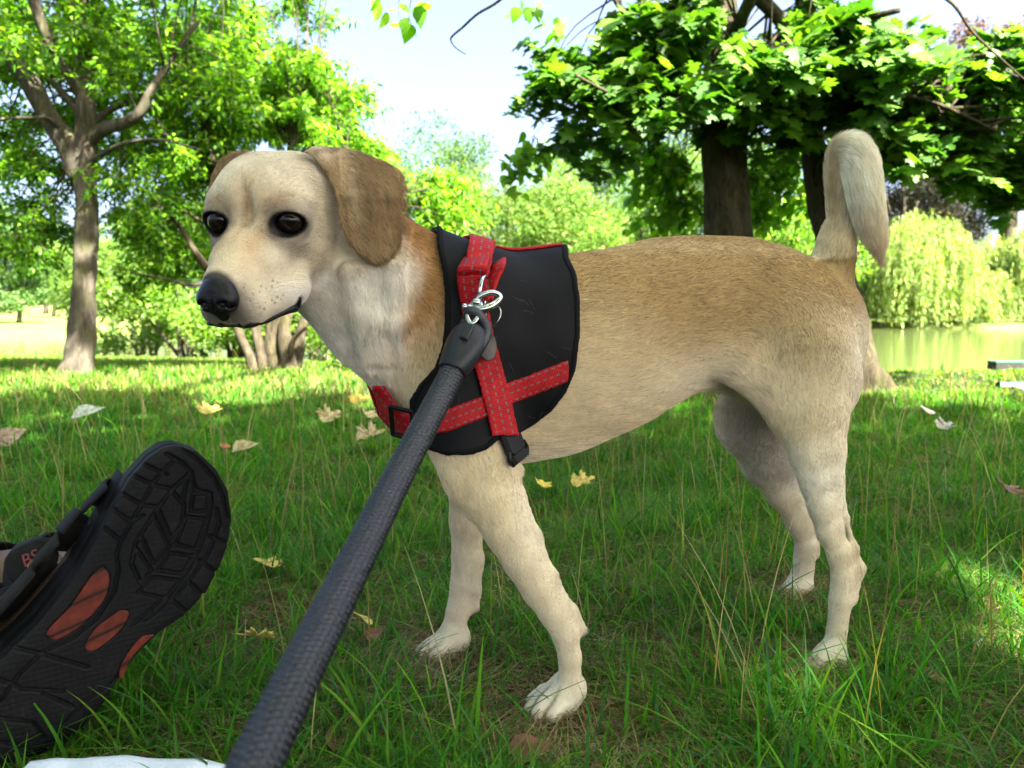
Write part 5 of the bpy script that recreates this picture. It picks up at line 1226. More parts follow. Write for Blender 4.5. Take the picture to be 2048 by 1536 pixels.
far_tree(1890, 64, 11.4, 8.5, 'dark brown-leaved tree behind the tallest willow', DK + CP_[3:], 15000, .30, M_far)
far_tree(1990, 70, 23., 13, 'tall copper beech showing reddish leaves at the upper right', CP_, 17000, .40, M_far)
far_tree(2110, 60, 14., 11, 'large green tree at the right edge behind the willows', LG, 14000, .32, M_far)
# left: trees beyond the pond
far_tree(40, 40, 5.0, 4.2, 'tall pale green tree standing at the water on the left edge', LG, 15000, .19, M_far, shape='tall')
far_tree(-60, 44, 6.0, 6.0, 'grey-green tree cut by the left edge', LG, 10000, .22, M_far)
far_tree(110, 58, 4.2, 4.5, 'small yellow-green round tree left of the trunk base', YG, 10000, .20, M_far)
far_tree(95, 75, 7.0, 7.0, 'hazy pale tree far behind the small round tree at left', LG, 9000, .28, M_far)
far_tree(210, 62, 5.0, 5.5, 'yellow-green tree hiding behind the slender left trunk', YG, 10000, .22, M_far)
far_tree(255, 66, 6.2, 6.0, 'light tree immediately right of the slender left trunk', LG + YG, 10000, .24, M_far)
far_tree(330, 60, 6.0, 6.5, 'mid green tree above the low bush on the left bank', LG + GR1[:1], 10000, .22, M_far)
far_tree(430, 55, 7.0, 7.5, 'pale tree far behind the yellow-green bush', YG, 9000, .24, M_far)
# shore reeds on the left bank (stuff) are part of the grass
# =====================================================================  GRASS
def blades(name, N, y0, y1, expo, hmin, hmax, wmin, wmax, K, cols, lean, label, flat=0.0, ok=None, curl=1.0, wide=False):
    """K cross sections; blades on the visible wedge of the lawn"""
    u = rng.random(N * 2); e = 2 - expo
    y = (y0 ** e + u * (y1 ** e - y0 ** e)) ** (1 / e); x = rng.uniform(-.82, .80, len(y)) * (y + .12)
    if wide:
        y = rng.uniform(y0, y1, len(y)); x = rng.uniform(-5.5, 5.5, len(y)); kk = (np.abs(x) > .78 * (y + .12)) | (y < .5); y, x = y[kk], x[kk]
    # uneven sward: tufts
    f = .5 + .5 * np.sin(x * 9.1 + 2 * np.sin(y * 7.7)) * np.sin(y * 10.3 + 1.7 * np.sin(x * 8.1)); keep = rng.random(len(y)) < .45 + .55 * f
    bare = np.clip(.5 + .9 * np.sin(x * 5.3 + 1.2 * np.sin(y * 4.1 + 2)) * np.sin(y * 6.1 + 1.1 * np.sin(x * 3.7)) + .35 * np.sin(x * 17 + y * 5) * np.sin(y * 19 - x * 7), 0, 1)
    if flat == 0 and y0 < 1: keep &= rng.random(len(y)) < 1 - .45 * np.clip((bare - .55) / .25, 0, 1) * np.clip((2.0 - y) / 1.2, 0, 1)
    keep &= y < y_near(x) - .1
    if hmax > .05 and flat == 0:
        for g_, f_, s_ in PAWS: keep &= (np.hypot(x - g_[0] - f_[0] * .012, (y - g_[1] + .022) * .8) > .056) | (rng.random(len(x)) < .07)
    if ok is not None: keep &= ok(x, y)
    x, y = x[keep][:N], y[keep][:N]; N = len(x)
    z = terr(x, y); P = np.stack([x, y, z - .004], 1)
    sc = 1
    H = rng.uniform(hmin, hmax, N) * (.75 + .5 * f[keep][:N]) * np.where(y > 3, .85, 1) * np.where((x > 1.2) & (y > 3.4), .42, 1)
    Wd = rng.uniform(wmin, wmax, N) * np.clip(y / 1.2, 1, 5) ** .75
    a = rng.random(N) * 2 * np.pi; ld = np.stack([np.cos(a), np.sin(a), np.zeros(N)], 1); ln = rng.uniform(lean[0], lean[1], N)
    b = a + np.pi / 2 + rng.normal(0, .5, N); wd = np.stack([np.cos(b), np.sin(b), np.zeros(N)], 1)
    V = np.empty((N, K * 2, 3), np.float32)
    for k in range(K):
        t = k / (K - 1); bend = ln * curl * t * t + ln * .35 * t
        up = t * (1 - .38 * np.minimum(ln, 1.4) * t * curl) * (1 - flat)
        c = P + ld * (H * bend * .8)[:, None] + np.stack([np.zeros(N), np.zeros(N), H * up + flat * .02 * rng.random(N)], 1)
        w = Wd * (1 - t ** 2.2) * .5 + .00008
        V[:, 2 * k] = c - wd * w[:, None]; V[:, 2 * k + 1] = c + wd * w[:, None]
    F = np.concatenate([np.arange(N)[:, None] * K * 2 + A_([2 * k, 2 * k + 1, 2 * k + 3, 2 * k + 2])[None] for k in range(K - 1)])
    c = palette(N, cols, .16); patch = (.9 + .18 * np.sin(x * 3.1 + 1) * np.sin(y * 2.3))[:, None]; c = c * patch
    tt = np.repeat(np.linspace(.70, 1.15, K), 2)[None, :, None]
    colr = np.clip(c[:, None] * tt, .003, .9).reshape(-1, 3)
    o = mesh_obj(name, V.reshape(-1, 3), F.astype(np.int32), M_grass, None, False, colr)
    tag(o, label, 'grass', kind='stuff'); return o
M_grass = leaf_mat('grass_blade', .42, .6, .16)
GG = [(.034, .160, .005), (.046, .185, .006), (.024, .115, .008), (.075, .215, .008), (.034, .130, .018), (.11, .235, .012)]
ST = [(.26, .20, .09), (.19, .14, .065), (.33, .28, .15), (.13, .08, .04)]
blades('grass', 205000, .50, 3.4, 1.1, .022, .058, .0012, .0030, 4, GG, (.2, 1.3), 'green lawn grass around the dog and the sandals')
blades('long_grass', 7000, .52, 3.6, 1.3, .065, .125, .0020, .0042, 7, GG + [(.04, .12, .03)], (.2, 1.2), 'longer arching grass blades in the foreground')
blades('dry_grass', 110000, .50, 3.4, 1.5, .03, .10, .0008, .0020, 4, ST, (.8, 1.6), 'straw-coloured dead grass lying between the green blades', flat=.72)
blades('lawn_grass', 110000, -1.2, 5.5, 1.0, .035, .09, .0022, .0045, 3, GG, (.2, 1.2), 'lawn grass to both sides and in front of the picture area', wide=True, ok=lambda x, y: (np.abs(x + .5) > .75) | (y > .42) | (y < -.5))
blades('dry_stalks', 1500, .6, 3.6, .6, .10, .24, .0010, .0018, 6, ST[:3], (.1, .9), 'thin dry stalks standing in the lawn', curl=.4)
blades('distant_grass', 130000, 3.0, 11.0, 1.0, .03, .09, .0022, .0040, 3, GG + [(.10, .17, .02), (.15, .20, .03), (.20, .22, .06)] + ST[:2], (.1, .9), 'sunlit grass on the bank beyond the shade')
blades('reeds', 9000, 6.0, 16.5, .5, .12, .38, .004, .008, 3, [(.20, .26, .07), (.28, .27, .12), (.14, .22, .05)], (.05, .5), 'tall pale grasses along the water edge', ok=lambda x, y: (y > y_near(x) - 5) & (((x > -2) & (x < 2.2)) | (rng.random(len(x)) < .06)))
# =====================================================================  FALLEN LEAVES
M_dead, nt, b = mat_new('fallen_leaf'); b.inputs['Roughness'].default_value = .6
oi = N_(nt, 'ShaderNodeAttribute', attribute_name='Col'); tc = nt.nodes.new('ShaderNodeTexCoord'); nn = N_(nt, 'ShaderNodeTexNoise', i_Scale=90.0, i_Detail=6.0); nt.links.new(tc.outputs['Object'], nn.inputs[0])
rr = ramp(nt, [(.38, (.45, .28, .15)), (.52, (1, 1, 1))], nn.outputs['Fac']); mx = N_(nt, 'ShaderNodeMix', data_type='RGBA', blend_type='MULTIPLY'); mx.inputs[0].default_value = .8
nt.links.new(oi.outputs['Color'], mx.inputs[6]); nt.links.new(rr.outputs[0], mx.inputs[7]); nt.links.new(mx.outputs[2], b.inputs['Base Color'])
def fleaf(px, py, size, col, label, shape, rotd, tilt=.25, curl=.35, lift=.03):
    size *= .9; lift += .012 if py > 1000 else .02
    T, Fc = shape; g = G(px, py, lift); a = math.radians(rotd)
    T = T.copy(); T[:, 0] -= .45; T[:, 2] += curl * (T[:, 1] ** 2) * 1.6 + curl * .5 * T[:, 0] ** 2
    R = Matrix.Rotation(a, 3, 'Z') @ Matrix.Rotation(tilt, 3, 'X') @ Matrix.Rotation(-tilt * .8, 3, 'Y')
    V = (T * size) @ A_(R).T + g; V2 = V - A_([0, 0, .0006]); n = len(V)
    o = mesh_obj('fallen_leaf', np.concatenate([V, V2]), [tuple(f) for f in Fc] + [tuple(int(i) + n for i in f[::-1]) for f in Fc] + [(1 + k, n + 1 + k, n + 1 + (k + 1) % (n - 1), 1 + (k + 1) % (n - 1)) for k in range(n - 1)], M_dead, None, False, np.tile(A_(col), (2 * n, 1)))
    for v in o.data.vertices: v.co -= Vector(g)
    o.location = g; tag(o, label, 'leaf', 'fallen leaves on the lawn'); return o
YL = (.40, .33, .06); PL = (.29, .25, .11); BR = (.13, .05, .02); OR = (.28, .10, .02)
for a in ((718, 1236, .042, YL, 'pale yellow leaf just right of the leash, between leash and front paws', POPLAR, 160, .5, .5, .03),
          (748, 1268, .026, BR, 'small rust-brown leaf touching the pale yellow leaf beside the leash', POPLAR, 40, .5, .4, .02),
          (510, 1274, .050, YL, 'yellow lobed leaf between the sandal and the leash', MAPLE, 200, .35, .5, .03),
          (532, 1126, .048, YL, 'yellow leaf half hidden in the grass, right of the toe of the sandal', MAPLE, 150, .2, .4, .03),
          (490, 896, .080, PL, 'long pale curled leaf on the lawn above the toe of the sandal', POPLAR, 20, .35, .7, .04),
          (450, 892, .045, OR, 'orange-brown leaf left of the long pale curled leaf', POPLAR, 100, .2, .4, .03),
          (660, 834, .085, PL, 'cream crumpled leaf on the lawn below the chest strap', MAPLE, 60, .5, .8, .05),
          (740, 872, .090, PL, 'cream leaf on the lawn left of the leash, below the cream crumpled leaf', MAPLE, 10, .4, .8, .05),
          (728, 828, .095, PL, 'pale leaf near the throat side of the leash', MAPLE, 130, .4, .8, .05),
          (22, 872, .085, (.22, .17, .12), 'pale pinkish leaf on the lawn at the left edge', POPLAR, 70, .9, .4, .04),
          (1165, 962, .055, YL, 'yellow leaf in the grass behind the near front leg', MAPLE, 15, .4, .5, .04),
          (1085, 968, .040, (.45, .38, .03), 'bright yellow scrap of leaf next to the elbow of the dog', MAPLE, 100, .3, .5, .04),
          (1820, 1352, .042, YL, 'yellow leaf on bare ground right of the near hind paw', POPLAR, 10, .25, .3, .015),
          (1868, 1350, .030, OR, 'orange leaf beside the yellow leaf right of the hind paw', POPLAR, 80, .25, .4, .02),
          (1440, 1332, .034, OR, 'orange-brown leaf left of the near hind paw', POPLAR, 120, .6, .5, .02),
          (1890, 852, .06, (.27, .28, .23), 'greyish torn leaf on the lawn right of the thigh', MAPLE, 30, .4, .7, .05),
          (1850, 760 + 60, .08, (.33, .26, .22), 'small pinkish leaf on the lawn under the far water', POPLAR, 90, .4, .5, .05),
          (2010, 975, .06, BR, 'brown leaf in the grass at the right edge', MAPLE, 90, .4, .6, .04),
          (420, 820, .09, (.34, .30, .05), 'yellow-olive leaf on the lawn below the chin', MAPLE, 75, .3, .5, .05),
          (720, 800, .09, (.42, .33, .04), 'yellow leaf at the edge of the shade near the throat strap', MAPLE, 45, .3, .5, .05),
          (175, 826, .12, (.30, .36, .28), 'grey-green leaf on the lawn below the left trunk', POPLAR, 20, .4, .5, .06),
          (1960, 1290, .028, (.5, .45, .42), 'tiny grey-pink leaf at the lower right of the hind paw', POPLAR, 60, .5, .4, .015),
          (1500 - 500 + 60, 1500, .045, BR, 'dark brown leaf at the bottom below the front paw', POPLAR, 10, .3, .4, .015),
          (680, 1480, .050, BR, 'brown dead leaf at the bottom right of the leash', POPLAR, 120, .3, .4, .012),
          ):
    fleaf(*a)
# =====================================================================  PERSON (feet in sandals)
def cr(pts): return [(x / 2.273, 860 + y / 2.273) for x, y in pts]
SOLE = [(356, 893), (396, 904), (433, 939), (458, 983), (465, 1036), (458, 1089), (442, 1133), (414, 1186), (374, 1230), (317, 1269), (282, 1304), (246, 1348), (211, 1405), (176, 1450), (123, 1489), (66, 1520), (0, 1542), (-70, 1545), (-130, 1520), (-165, 1465), (-155, 1410), (-110, 1370), (0, 1325), (75, 1252), (145, 1164), (189, 1089), (220, 1032), (260, 961), (299, 917), (330, 897)]
def sd_(px, py): return .66 + .00024 * (px - 230) + .00006 * (py - 1150)
def SPt(px, py): return W(px, py, sd_(px, py))
o_ = SPt(180, 1200); e1 = nz(SPt(420, 900) - SPt(-60, 1460)); e2 = SPt(60, 1060) - o_; e2 = nz(e2 - e1 * (e2 @ e1)); e3 = np.cross(e1, e2)   # toe, left, away
if e3 @ CF < 0: e3 = -e3
SB = np.stack([e1, e2, e3])
def toloc(L):
    out = []
    for x, y in L:
        r = ray(x, y); t = ((o_ - CC) @ e3) / (r @ e3); out.append(((CC + r * t - o_) @ SB.T)[:2])
    return A_(out)
soleL = toloc(SOLE)
GRV = [[(760, 110), (830, 150), (870, 190), (890, 270), (960, 290), (962, 350), (935, 470), (900, 560), (850, 650), (780, 740), (650, 850), (600, 890)],
       [(830, 88), (900, 135), (975, 220), (1015, 300), (1035, 400)], [(650, 155), (760, 205)], [(610, 210), (700, 250), (780, 270)], [(555, 290), (650, 345), (730, 350)],
       [(515, 365), (600, 420), (650, 390)], [(480, 450), (545, 500)], [(790, 140), (700, 240), (650, 330), (600, 420), (545, 520), (535, 560)], [(870, 190), (800, 260), (720, 350), (690, 400), (620, 510), (598, 600)],
       [(860, 200), (780, 275), (830, 335), (860, 200)], [(780, 275), (720, 360), (780, 495), (830, 430), (840, 340), (780, 275)], [(700, 390), (640, 480), (700, 610), (770, 530), (700, 390)], [(620, 540), (600, 610), (640, 700), (690, 640), (620, 540)],
       [(880, 290), (950, 290), (940, 370), (870, 370), (880, 290)], [(850, 395), (940, 408)], [(850, 395), (800, 520), (890, 545), (940, 410)], [(770, 560), (880, 575)], [(770, 560), (720, 640), (830, 655), (880, 570)],
       [(690, 670), (820, 685)], [(690, 670), (630, 740), (760, 770), (820, 690)], [(950, 480), (1035, 520)], [(905, 590), (990, 655)], [(860, 690), (930, 760)], [(790, 780), (850, 830)], [(985, 360), (1000, 430), (950, 560), (890, 650), (800, 760), (660, 870)],
       [(530, 560), (540, 640), (520, 740), (440, 860), (330, 950), (200, 1010), (90, 1110), (0, 1240)], [(70, 995), (200, 1020)], [(190, 1020), (400, 1080)], [(100, 1180), (290, 1190)], [(-20, 1130), (80, 1170)], [(200, 1200), (330, 1260)], [(-30, 1310), (150, 1330), (200, 1400)],
       [(610, 1000), (560, 1080), (520, 1150), (380, 1240), (300, 1330)], [(0, 1420), (140, 1450)]]
GRV = [toloc(cr(g)) for g in GRV]
INL = [toloc(cr(p)) for p in ([(470, 625), (497, 660), (490, 740), (440, 820), (360, 900), (260, 955), (215, 935), (225, 905), (330, 790), (420, 660)], [(545, 822), (580, 825), (585, 850), (540, 920), (440, 1000), (400, 1005), (390, 975), (440, 900)], [(700, 932), (650, 970), (590, 1050), (560, 1120), (545, 1130), (550, 1070), (600, 990), (650, 940)])]
def linedist(X, Y, L):
    d = np.full(X.shape, 9.)
    for i in range(len(L) - 1):
        a, b_ = L[i], L[i + 1]; e = b_ - a; t = np.clip(((X - a[0]) * e[0] + (Y - a[1]) * e[1]) / (e @ e + 1e-12), 0, 1); d = np.minimum(d, np.hypot(X - a[0] - t * e[0], Y - a[1] - t * e[1]))
    return d
TH = .030
ax_ = np.arange(soleL[:, 0].min() - .004, soleL[:, 0].max() + .004, .0011).astype(np.float32); ay_ = np.arange(soleL[:, 1].min() - .004, soleL[:, 1].max() + .004, .0011).astype(np.float32); az_ = np.concatenate([np.arange(-.003, .006, .0008), np.arange(.006, TH + .004, .002)]).astype(np.float32)
X2, Y2 = np.meshgrid(ax_, ay_, indexing='ij'); m2 = poly_sd(X2, Y2, soleL)
g2 = np.zeros_like(X2)
for L_ in GRV: g2 = np.maximum(g2, np.clip(1.7 - linedist(X2, Y2, L_) / .0012, 0, 1))
edge_n = np.clip((m2 + .011) / .011, 0, 1)
hi = .0033 * g2 + .0018 * edge_n ** 2 + .00025 * np.sin(X2 * 900) * np.sin(Y2 * 830)
for p in INL: hi = np.where(poly_sd(X2, Y2, p) < .0008, .0026, hi)
Z3 = az_[None, None]; lat = m2[..., None] + .0016 * (Z3 > .011) * (Z3 < .014)
D = np.maximum(np.maximum(hi[..., None] - Z3, Z3 - TH), lat); D = np.where(D > -.0001, D, D)
u = np.maximum(hi[..., None] - Z3, Z3 - TH) + .002; v = lat + .002; D = (np.minimum(np.maximum(u, v), 0) + np.hypot(np.maximum(u, 0), np.maximum(v, 0)) - .002).astype(np.float32)
SV, SF = surface_nets(ax_, ay_, az_, D)
if (vnormals(SV, SF) * (SV - SV.mean(0))).sum() < 0: SF = SF[:, ::-1].copy()
M_sole = simple_mat('black_rubber', (.0050, .0052, .007), .66, bump=.3, bscale=900, spec=.2)
nt = M_sole.node_tree; tc = nt.nodes.new('ShaderNodeTexCoord'); na_ = N_(nt, 'ShaderNodeTexNoise', i_Scale=26.0, i_Detail=10.0, i_Roughness=.75); nt.links.new(tc.outputs['Object'], na_.inputs[0])
ra_ = ramp(nt, [(.42, (.0022, .0024, .0038)), (.60, (.0045, .0045, .0055)), (.78, (.026, .022, .017))], na_.outputs['Fac']); nt.links.new(ra_.outputs[0], nt.nodes['Principled BSDF'].inputs['Base Color'])
M_inl, nt, b = mat_new('rust_rubber'); b.inputs['Roughness'].default_value = .65; b.inputs['Specular IOR Level'].default_value = .25
uvn = nt.nodes.new('ShaderNodeTexCoord'); mp = nt.nodes.new('ShaderNodeMapping'); mp.inputs['Rotation'].default_value = (0, .35, 0); nt.links.new(uvn.outputs['Object'], mp.inputs[0])
wv = N_(nt, 'ShaderNodeTexWave', i_Scale=17.0, i_Distortion=.3, bands_direction='Z'); nt.links.new(mp.outputs[0], wv.inputs[0]); nn = N_(nt, 'ShaderNodeTexNoise', i_Scale=160.0, i_Detail=5.0); nt.links.new(uvn.outputs['Object'], nn.inputs[0])
r = ramp(nt, [(.0, (.012, .006, .005)), (.10, (.10, .018, .010)), (1, (.135, .025, .014))], wv.outputs['Fac']); r2 = ramp(nt, [(.3, (.55, .5, .5)), (.7, (1, 1, 1))], nn.outputs['Fac'])
mx = N_(nt, 'ShaderNodeMix', data_type='RGBA', blend_type='MULTIPLY'); mx.inputs[0].default_value = 1; nt.links.new(r.outputs[0], mx.inputs[6]); nt.links.new(r2.outputs[0], mx.inputs[7]); nt.links.new(mx.outputs[2], b.inputs['Base Color'])
bp = N_(nt, 'ShaderNodeBump', i_Strength=.8, i_Distance=.002); nt.links.new(r.outputs[0], bp.inputs['Height']); nt.links.new(bp.outputs[0], b.inputs['Normal'])
M_strap = simple_mat('navy_webbing', (.005, .006, .010), .8, noise=.3, nscale=200, bump=.6, bscale=1100, spec=.25)
M_olive = simple_mat('charcoal_suede', (.010, .0095, .009), .95, noise=.3, nscale=150, bump=.4, bscale=700, spec=.2)
M_foot = simple_mat('skin', (.085, .052, .036), .55, noise=.12, nscale=40, bump=.1, bscale=300)
M_insole = simple_mat('olive_insole', (.018, .016, .011), .9, noise=.2, nscale=100)
M_orange = simple_mat('orange_thread', (.30, .10, .02), .7)
M_lett = simple_mat('rust_print', (.17, .035, .030), .8)
person = empty('person', tuple(o_ + A_([-.3, .1, -.1])), 'feet of a person in black sandals at the left, one rust-patched sole facing the camera', 'person')
prims_save = PR
def local_to(Bm, org, mir=1):
    def f(V): V = np.asarray(V, float).copy(); V[:, 1] *= mir; return org + V @ Bm
    return f
# second foot frame: lying further left, sole turned away
f1 = nz(W(190, 1045, .80) - W(-330, 1230, .74)); up2 = nz(A_([-.25, -.30, .92]) - f1 * (A_([-.25, -.30, .92]) @ f1)); lt2 = nz(np.cross(f1, up2)); lt2 = lt2 if lt2[1] < 0 else -lt2
B2 = np.stack([f1, lt2, up2]); o2 = W(-75, 1200, .79) - up2 * .035
def foot_prims(tf):
    """sole local coords -> world capsules for a foot; u is away from the sole"""
    Q = []
    def c(a, ra, b_, rb, k=.012): Q.append((a, ra, b_, rb, k))
    c((-.150, -.004, .058), .025, (-.10, -.004, .062), .027); c((-.10, -.004, .062), .027, (.02, -.004, .056), .026); c((.02, -.002, .052), .026, (.075, -.002, .044), .022)
    for k_, (l, e, r) in enumerate(((.030, .120, .0125), (.012, .116, .0095), (-.004, .108, .009), (-.020, .098, .0085), (-.034, .085, .0085))): c((.05, l * .8 - .004, .044), r + .001, (e - .006, l * .85 - .004, .044), r - .001, .006)
    c((-.10, 0, .075), .036, (-.115, 0, .13), .036); c((-.115, 0, .13), .036, (-.135, 0, .30), .050); c((-.135, 0, .30), .050, (-.15, 0, .42), .055)
    return Q
tf1 = local_to(SB, o_); tf2 = local_to(B2, o2, 1)
PR = []
for tf, mir in ((tf1, 1), (tf2, 1)):
    for a, ra, b_, rb, k in foot_prims(tf):
        cone(tf([a])[0], ra, tf([b_])[0], rb, k, 1, DN)
lo = np.min([np.minimum(q['p0'], q['p1']) for q in PR], 0) - .07; hi_ = np.max([np.maximum(q['p0'], q['p1']) for q in PR], 0) + .07
axx = [np.arange(lo[i], hi_[i], .004).astype(np.float32) for i in range(3)]
FV, FF = surface_nets(*axx, build_field(PR, *axx)); FV = smooth_mesh(FV, FF, 2)
if (vnormals(FV, FF) * (FV - FV.mean(0))).sum() < 0: FF = FF[:, ::-1].copy()
PR = prims_save
mesh_obj('body', FV, FF.astype(np.int32), M_foot, person)
def band(mb, tf, s0, s1, w, t0=-100, t1=100, rw=.046, rh=.060, cz=.028, th=.003, sk=0.0):
    """webbing arc over the foot from one edge of the sole to the other"""
    t = np.radians(np.linspace(t0, t1, 26)); s = np.interp(t, [t[0], t[-1]], [s0, s1])
    P = np.stack([s + sk * np.sin(t * 2), np.sin(t) * rw, cz + np.cos(t) * rh * 1.0], 1); P[:, 2] = np.maximum(P[:, 2], .012)
    V, F, U = ribbon(tf(P), np.tile(tf([[1., 0, 0]])[0] - tf([[0., 0, 0]])[0], (26, 1)), w, th); mb.add(V, F, U)
def insert_poly(mb, tf, poly, z0, z1):
    c = poly.mean(0); n = len(poly); V = []
    for sc, z in ((0, z0), (.93, z0), (1.0, z0 + .0006), (1.0, z1)):
        for p in (poly if sc else [c]): q = c + (p - c) * (sc if sc else 0); V.append((q[0], q[1], z))
    F = [(0, 1 + k, 1 + (k + 1) % n) for k in range(n)] + [(1 + r * n + k, 1 + (r + 1) * n + k, 1 + (r + 1) * n + (k + 1) % n, 1 + r * n + (k + 1) % n) for r in (0, 1) for k in range(n)]
    mb.add(tf(V), F)
for tf, which in ((tf1, 0), (tf2, 1)):
    sn_ = mesh_obj('sandal', tf(SV), SF.astype(np.int32), M_sole, person); sn_['label'] = ('black sandal with its treaded sole turned to the camera', 'black sandal further back, sole turned away')[which]
    for ip, p in enumerate(INL):
        mb = MB(); pp = smooth_path(np.c_[np.vstack([p, p[:1]]), np.zeros(len(p) + 1)], 40)[:-1, :2]; insert_poly(mb, tf, pp, .0005, .004)
        # diagonal grooves as raised ribs
        o = mb.obj('sole_patch', M_inl, person, False); sub(o, sn_)
    mb = MB(); n = len(soleL); c = soleL.mean(0); pp = c + (soleL - c) * .93; V = [(x, y, TH + .0005) for x, y in pp] + [(x, y, TH + .006) for x, y in pp]
    mb.add(tf(V), [tuple(range(n)), tuple(n + k for k in range(n))[::-1]] + [(k, n + k, n + (k + 1) % n, (k + 1) % n) for k in range(n)]); o = mb.obj('insole', M_insole, person, False); sub(o, sn_)
    for nm, s0, s1, w, rw, rh, m_ in (('toe_strap', .088, .070, .030, .050, .042, M_strap), ('instep_strap', .048, .010, .030, .050, .052, M_olive), ('instep_strap', .012, .045, .024, .053, .055, M_strap), ('ankle_strap', -.030, -.030, .048, .047, .060, M_olive), ('ankle_strap', -.080, -.066, .034, .046, .066, M_strap), ('heel_strap', -.135, -.120, .062, .043, .060, M_olive)):
        mb = MB(); band(mb, tf, s0, s1, w, rw=rw, rh=rh); o = mb.obj(nm, m_, person); sub(o, sn_)
    mb = MB(); ii_ = [k for k in range(len(soleL)) if -.30 < soleL[k, 0] < .125 and soleL[k, 1] > 0]; ii_ = sorted(ii_, key=lambda k: soleL[k, 0]); Pq = smooth_path(np.c_[soleL[ii_] * .97, np.full(len(ii_), TH + .010)], 40); V, F, U = ribbon(tf(Pq), np.tile(tf([[0, 0, 1.]])[0] - tf([[0., 0, 0]])[0], (40, 1)), .026, .003); mb.add(V, F, U); o = mb.obj('side_wall', M_strap, person); sub(o, sn_)
    # padded tongue / collar
    mb = MB()
    tube(mb, smooth_path(tf([(-.155, .0, .075), (-.145, .035, .085), (-.10, .045, .088), (-.055, .030, .095), (-.045, 0, .10), (-.055, -.030, .095), (-.10, -.045, .088), (-.145, -.035, .085), (-.155, 0, .075)]), 48), .008, 10)
    o = mb.obj('padded_collar', M_olive, person); sub(o, sn_)
    # orange stitching along a strap
    for off in (-.0205, .0205):
        mb = MB(); t = np.radians(np.linspace(-80, 80, 90)); p = np.stack([-.030 + off + 0 * t, np.sin(t) * .0487, .028 + np.cos(t) * (.0718 + .0010 * np.sin(np.arange(90) * 1.6))], 1); tube(mb, tf(p), .0006, 5)
        o = mb.obj('stitching', M_orange, person, False); sub(o, sn_)
# letters printed on the second sandal, near side
def letters(txt, size, org, ex, ey, mat, parent):
    cu = bpy.data.curves.new('print', 'FONT'); cu.body = txt; cu.size = size; cu.extrude = .0004; cu.align_x = 'CENTER'; cu.align_y = 'CENTER'
    to = bpy.data.objects.new('print', cu); COL.objects.link(to); bpy.context.view_layer.update()
    me = bpy.data.meshes.new_from_object(to.evaluated_get(bpy.context.evaluated_depsgraph_get())); bpy.data.objects.remove(to)
    V = np.empty(len(me.vertices) * 3, np.float32); me.vertices.foreach_get('co', V); V = V.reshape(-1, 3); ez = nz(np.cross(ex, ey))
    V = A_(org) + V[:, :1] * ex + V[:, 1:2] * ey + V[:, 2:] * ez
    return mesh_obj('printed_letters', V, [tuple(p.vertices) for p in me.polygons], mat, person, False)
mb = MB(); pc = W(62, 1120, .690); ex = nz(CR * .9 + CU * .42); ey = nz(CU * .9 - CR * .42 + CF * .2); ez = nz(np.cross(ex, ey))
th_ = np.linspace(0, 2 * np.pi, 28, endpoint=False); rr_ = (np.abs(np.cos(th_)) ** 3 + np.abs(np.sin(th_)) ** 3) ** (-1 / 3)
V = []; 
for sc, z in ((.0, .004), (.85, .0035), (1, .001), (1, -.002)): V += [pc + ex * math.cos(a) * r * .026 * sc + ey * math.sin(a) * r * .017 * sc + ez * z for a, r in zip(th_, rr_)]
mb.add(V, [(i * 28 + k, i * 28 + (k + 1) % 28, (i + 1) * 28 + (k + 1) % 28, (i + 1) * 28 + k) for i in range(3) for k in range(28)])
sp_ = mb.obj('side_panel', M_olive, person); sub(sp_, sn_)
sgn = 1 if ez @ CF < 0 else -1
o = letters('BS', .017, pc + ex * .004 + ez * sgn * .0052, ex, ey, M_lett, person); sub(o, sn_)
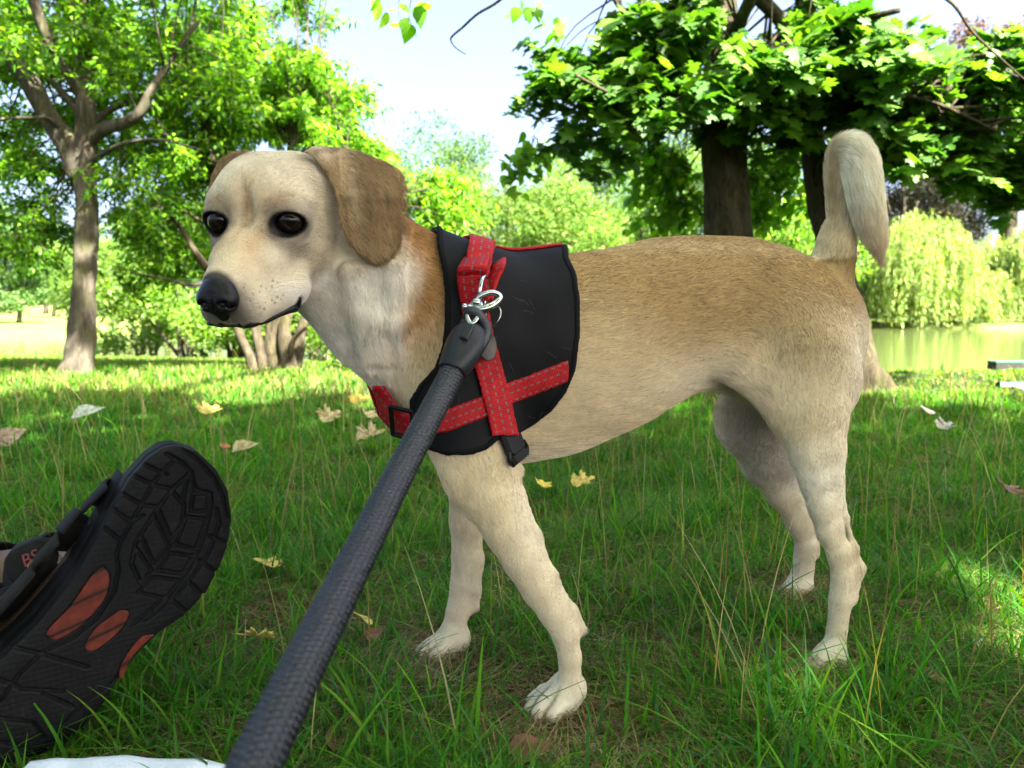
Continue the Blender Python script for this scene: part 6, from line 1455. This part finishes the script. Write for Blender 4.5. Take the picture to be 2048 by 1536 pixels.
# =====================================================================  WHITE CLOTH at the bottom edge
M_cloth = simple_mat('white_cotton', (.52, .58, .66), .9, bump=.6, bscale=420, sheen=.2)
nx2, ny2 = 90, 40; V = []
for jy in range(ny2):
    for ix in range(nx2):
        u_ = ix / (nx2 - 1); v_ = jy / (ny2 - 1)
        px = 60 + 470 * u_; top_ = 1508 + 26 * (abs(u_ - .38) / .62) ** 2.0 + 1.5 * math.sin(u_ * 17) + .6 * math.sin(u_ * 41)
        P = W(px, top_, .575); d = v_
        # front edge rounds over and the cloth runs back to the camera and down
        P = P + A_([0, -.16 * d, -.002 - .022 * d + .0012 * math.sin(u_ * 19 + d * 6)]) if True else P
        P[2] += .0012 * math.sin(u_ * 30) * math.sin(d * 9)
        V.append(P)
V = A_(V); E0 = V[:nx2] + A_([0, .006, -.012]); E1 = V[:nx2] + A_([0, .004, -.045]); V = np.concatenate([E1, E0, V]); ny3 = ny2 + 2
F = [(j * nx2 + i, j * nx2 + i + 1, (j + 1) * nx2 + i + 1, (j + 1) * nx2 + i) for j in range(ny3 - 1) for i in range(nx2 - 1)]
o = mesh_obj('white_cloth', V, F, M_cloth); tag(o, 'white cotton cloth peeking in at the bottom edge between sandal and leash', 'cloth')
# =====================================================================  BENCH and blue sheet at the right edge
d = 6.0; x0 = float(W(1992, 730, d - .06)[0]); zt = float(W(1992, 721, d)[2]); yb = float(W(1992, 725, d)[1]); gz_ = float(terr(x0 + .8, yb))
bench = empty('park_bench', (x0 + .9, yb, gz_), 'low green-topped wooden bench at the right edge in front of the water', 'bench')
M_bt = simple_mat('green_paint', (.016, .085, .045), .6, noise=.2); M_bw = simple_mat('weathered_wood', (.010, .010, .005), .85, noise=.4, nscale=20)
mb = MB(); box(mb, (x0 + .9, yb, zt - .010), np.eye(3), (.9, .06, .008), .003); mb.obj('seat', M_bt, bench, False)
mb = MB(); box(mb, (x0 + .9, yb, zt - .047), np.eye(3), (.896, .057, .028), .003); mb.obj('front_rail', M_bw, bench, False)
for s in (.35, 1.45):
    mb = MB(); hl_ = (zt - .075 - gz_) / 2; box(mb, (x0 + s, yb, gz_ + hl_ - .03), np.eye(3), (.04, .05, max(hl_ + .03, .03)), .004); mb.obj('leg', M_bw, bench, False)
M_blue = simple_mat('blue_sheet', (.02, .07, .11), .6)
q = G(2040, 781); V = []; 
for j in range(6):
    for i in range(24): xx_ = q[0] - .10 + .6 * i / 23; yy_ = q[1] + .06 * j / 5; V.append((xx_, yy_, float(terr(xx_, yy_)) + .03 + .008 * math.sin(i * .9 + j) - (.02 if j in (0, 5) else 0)))
o = mesh_obj('plastic_sheet', V, [(j * 24 + i, j * 24 + i + 1, (j + 1) * 24 + i + 1, (j + 1) * 24 + i) for j in range(5) for i in range(23)], M_blue); tag(o, 'pale blue sheet lying on the grass at the right edge below the bench', 'sheet')
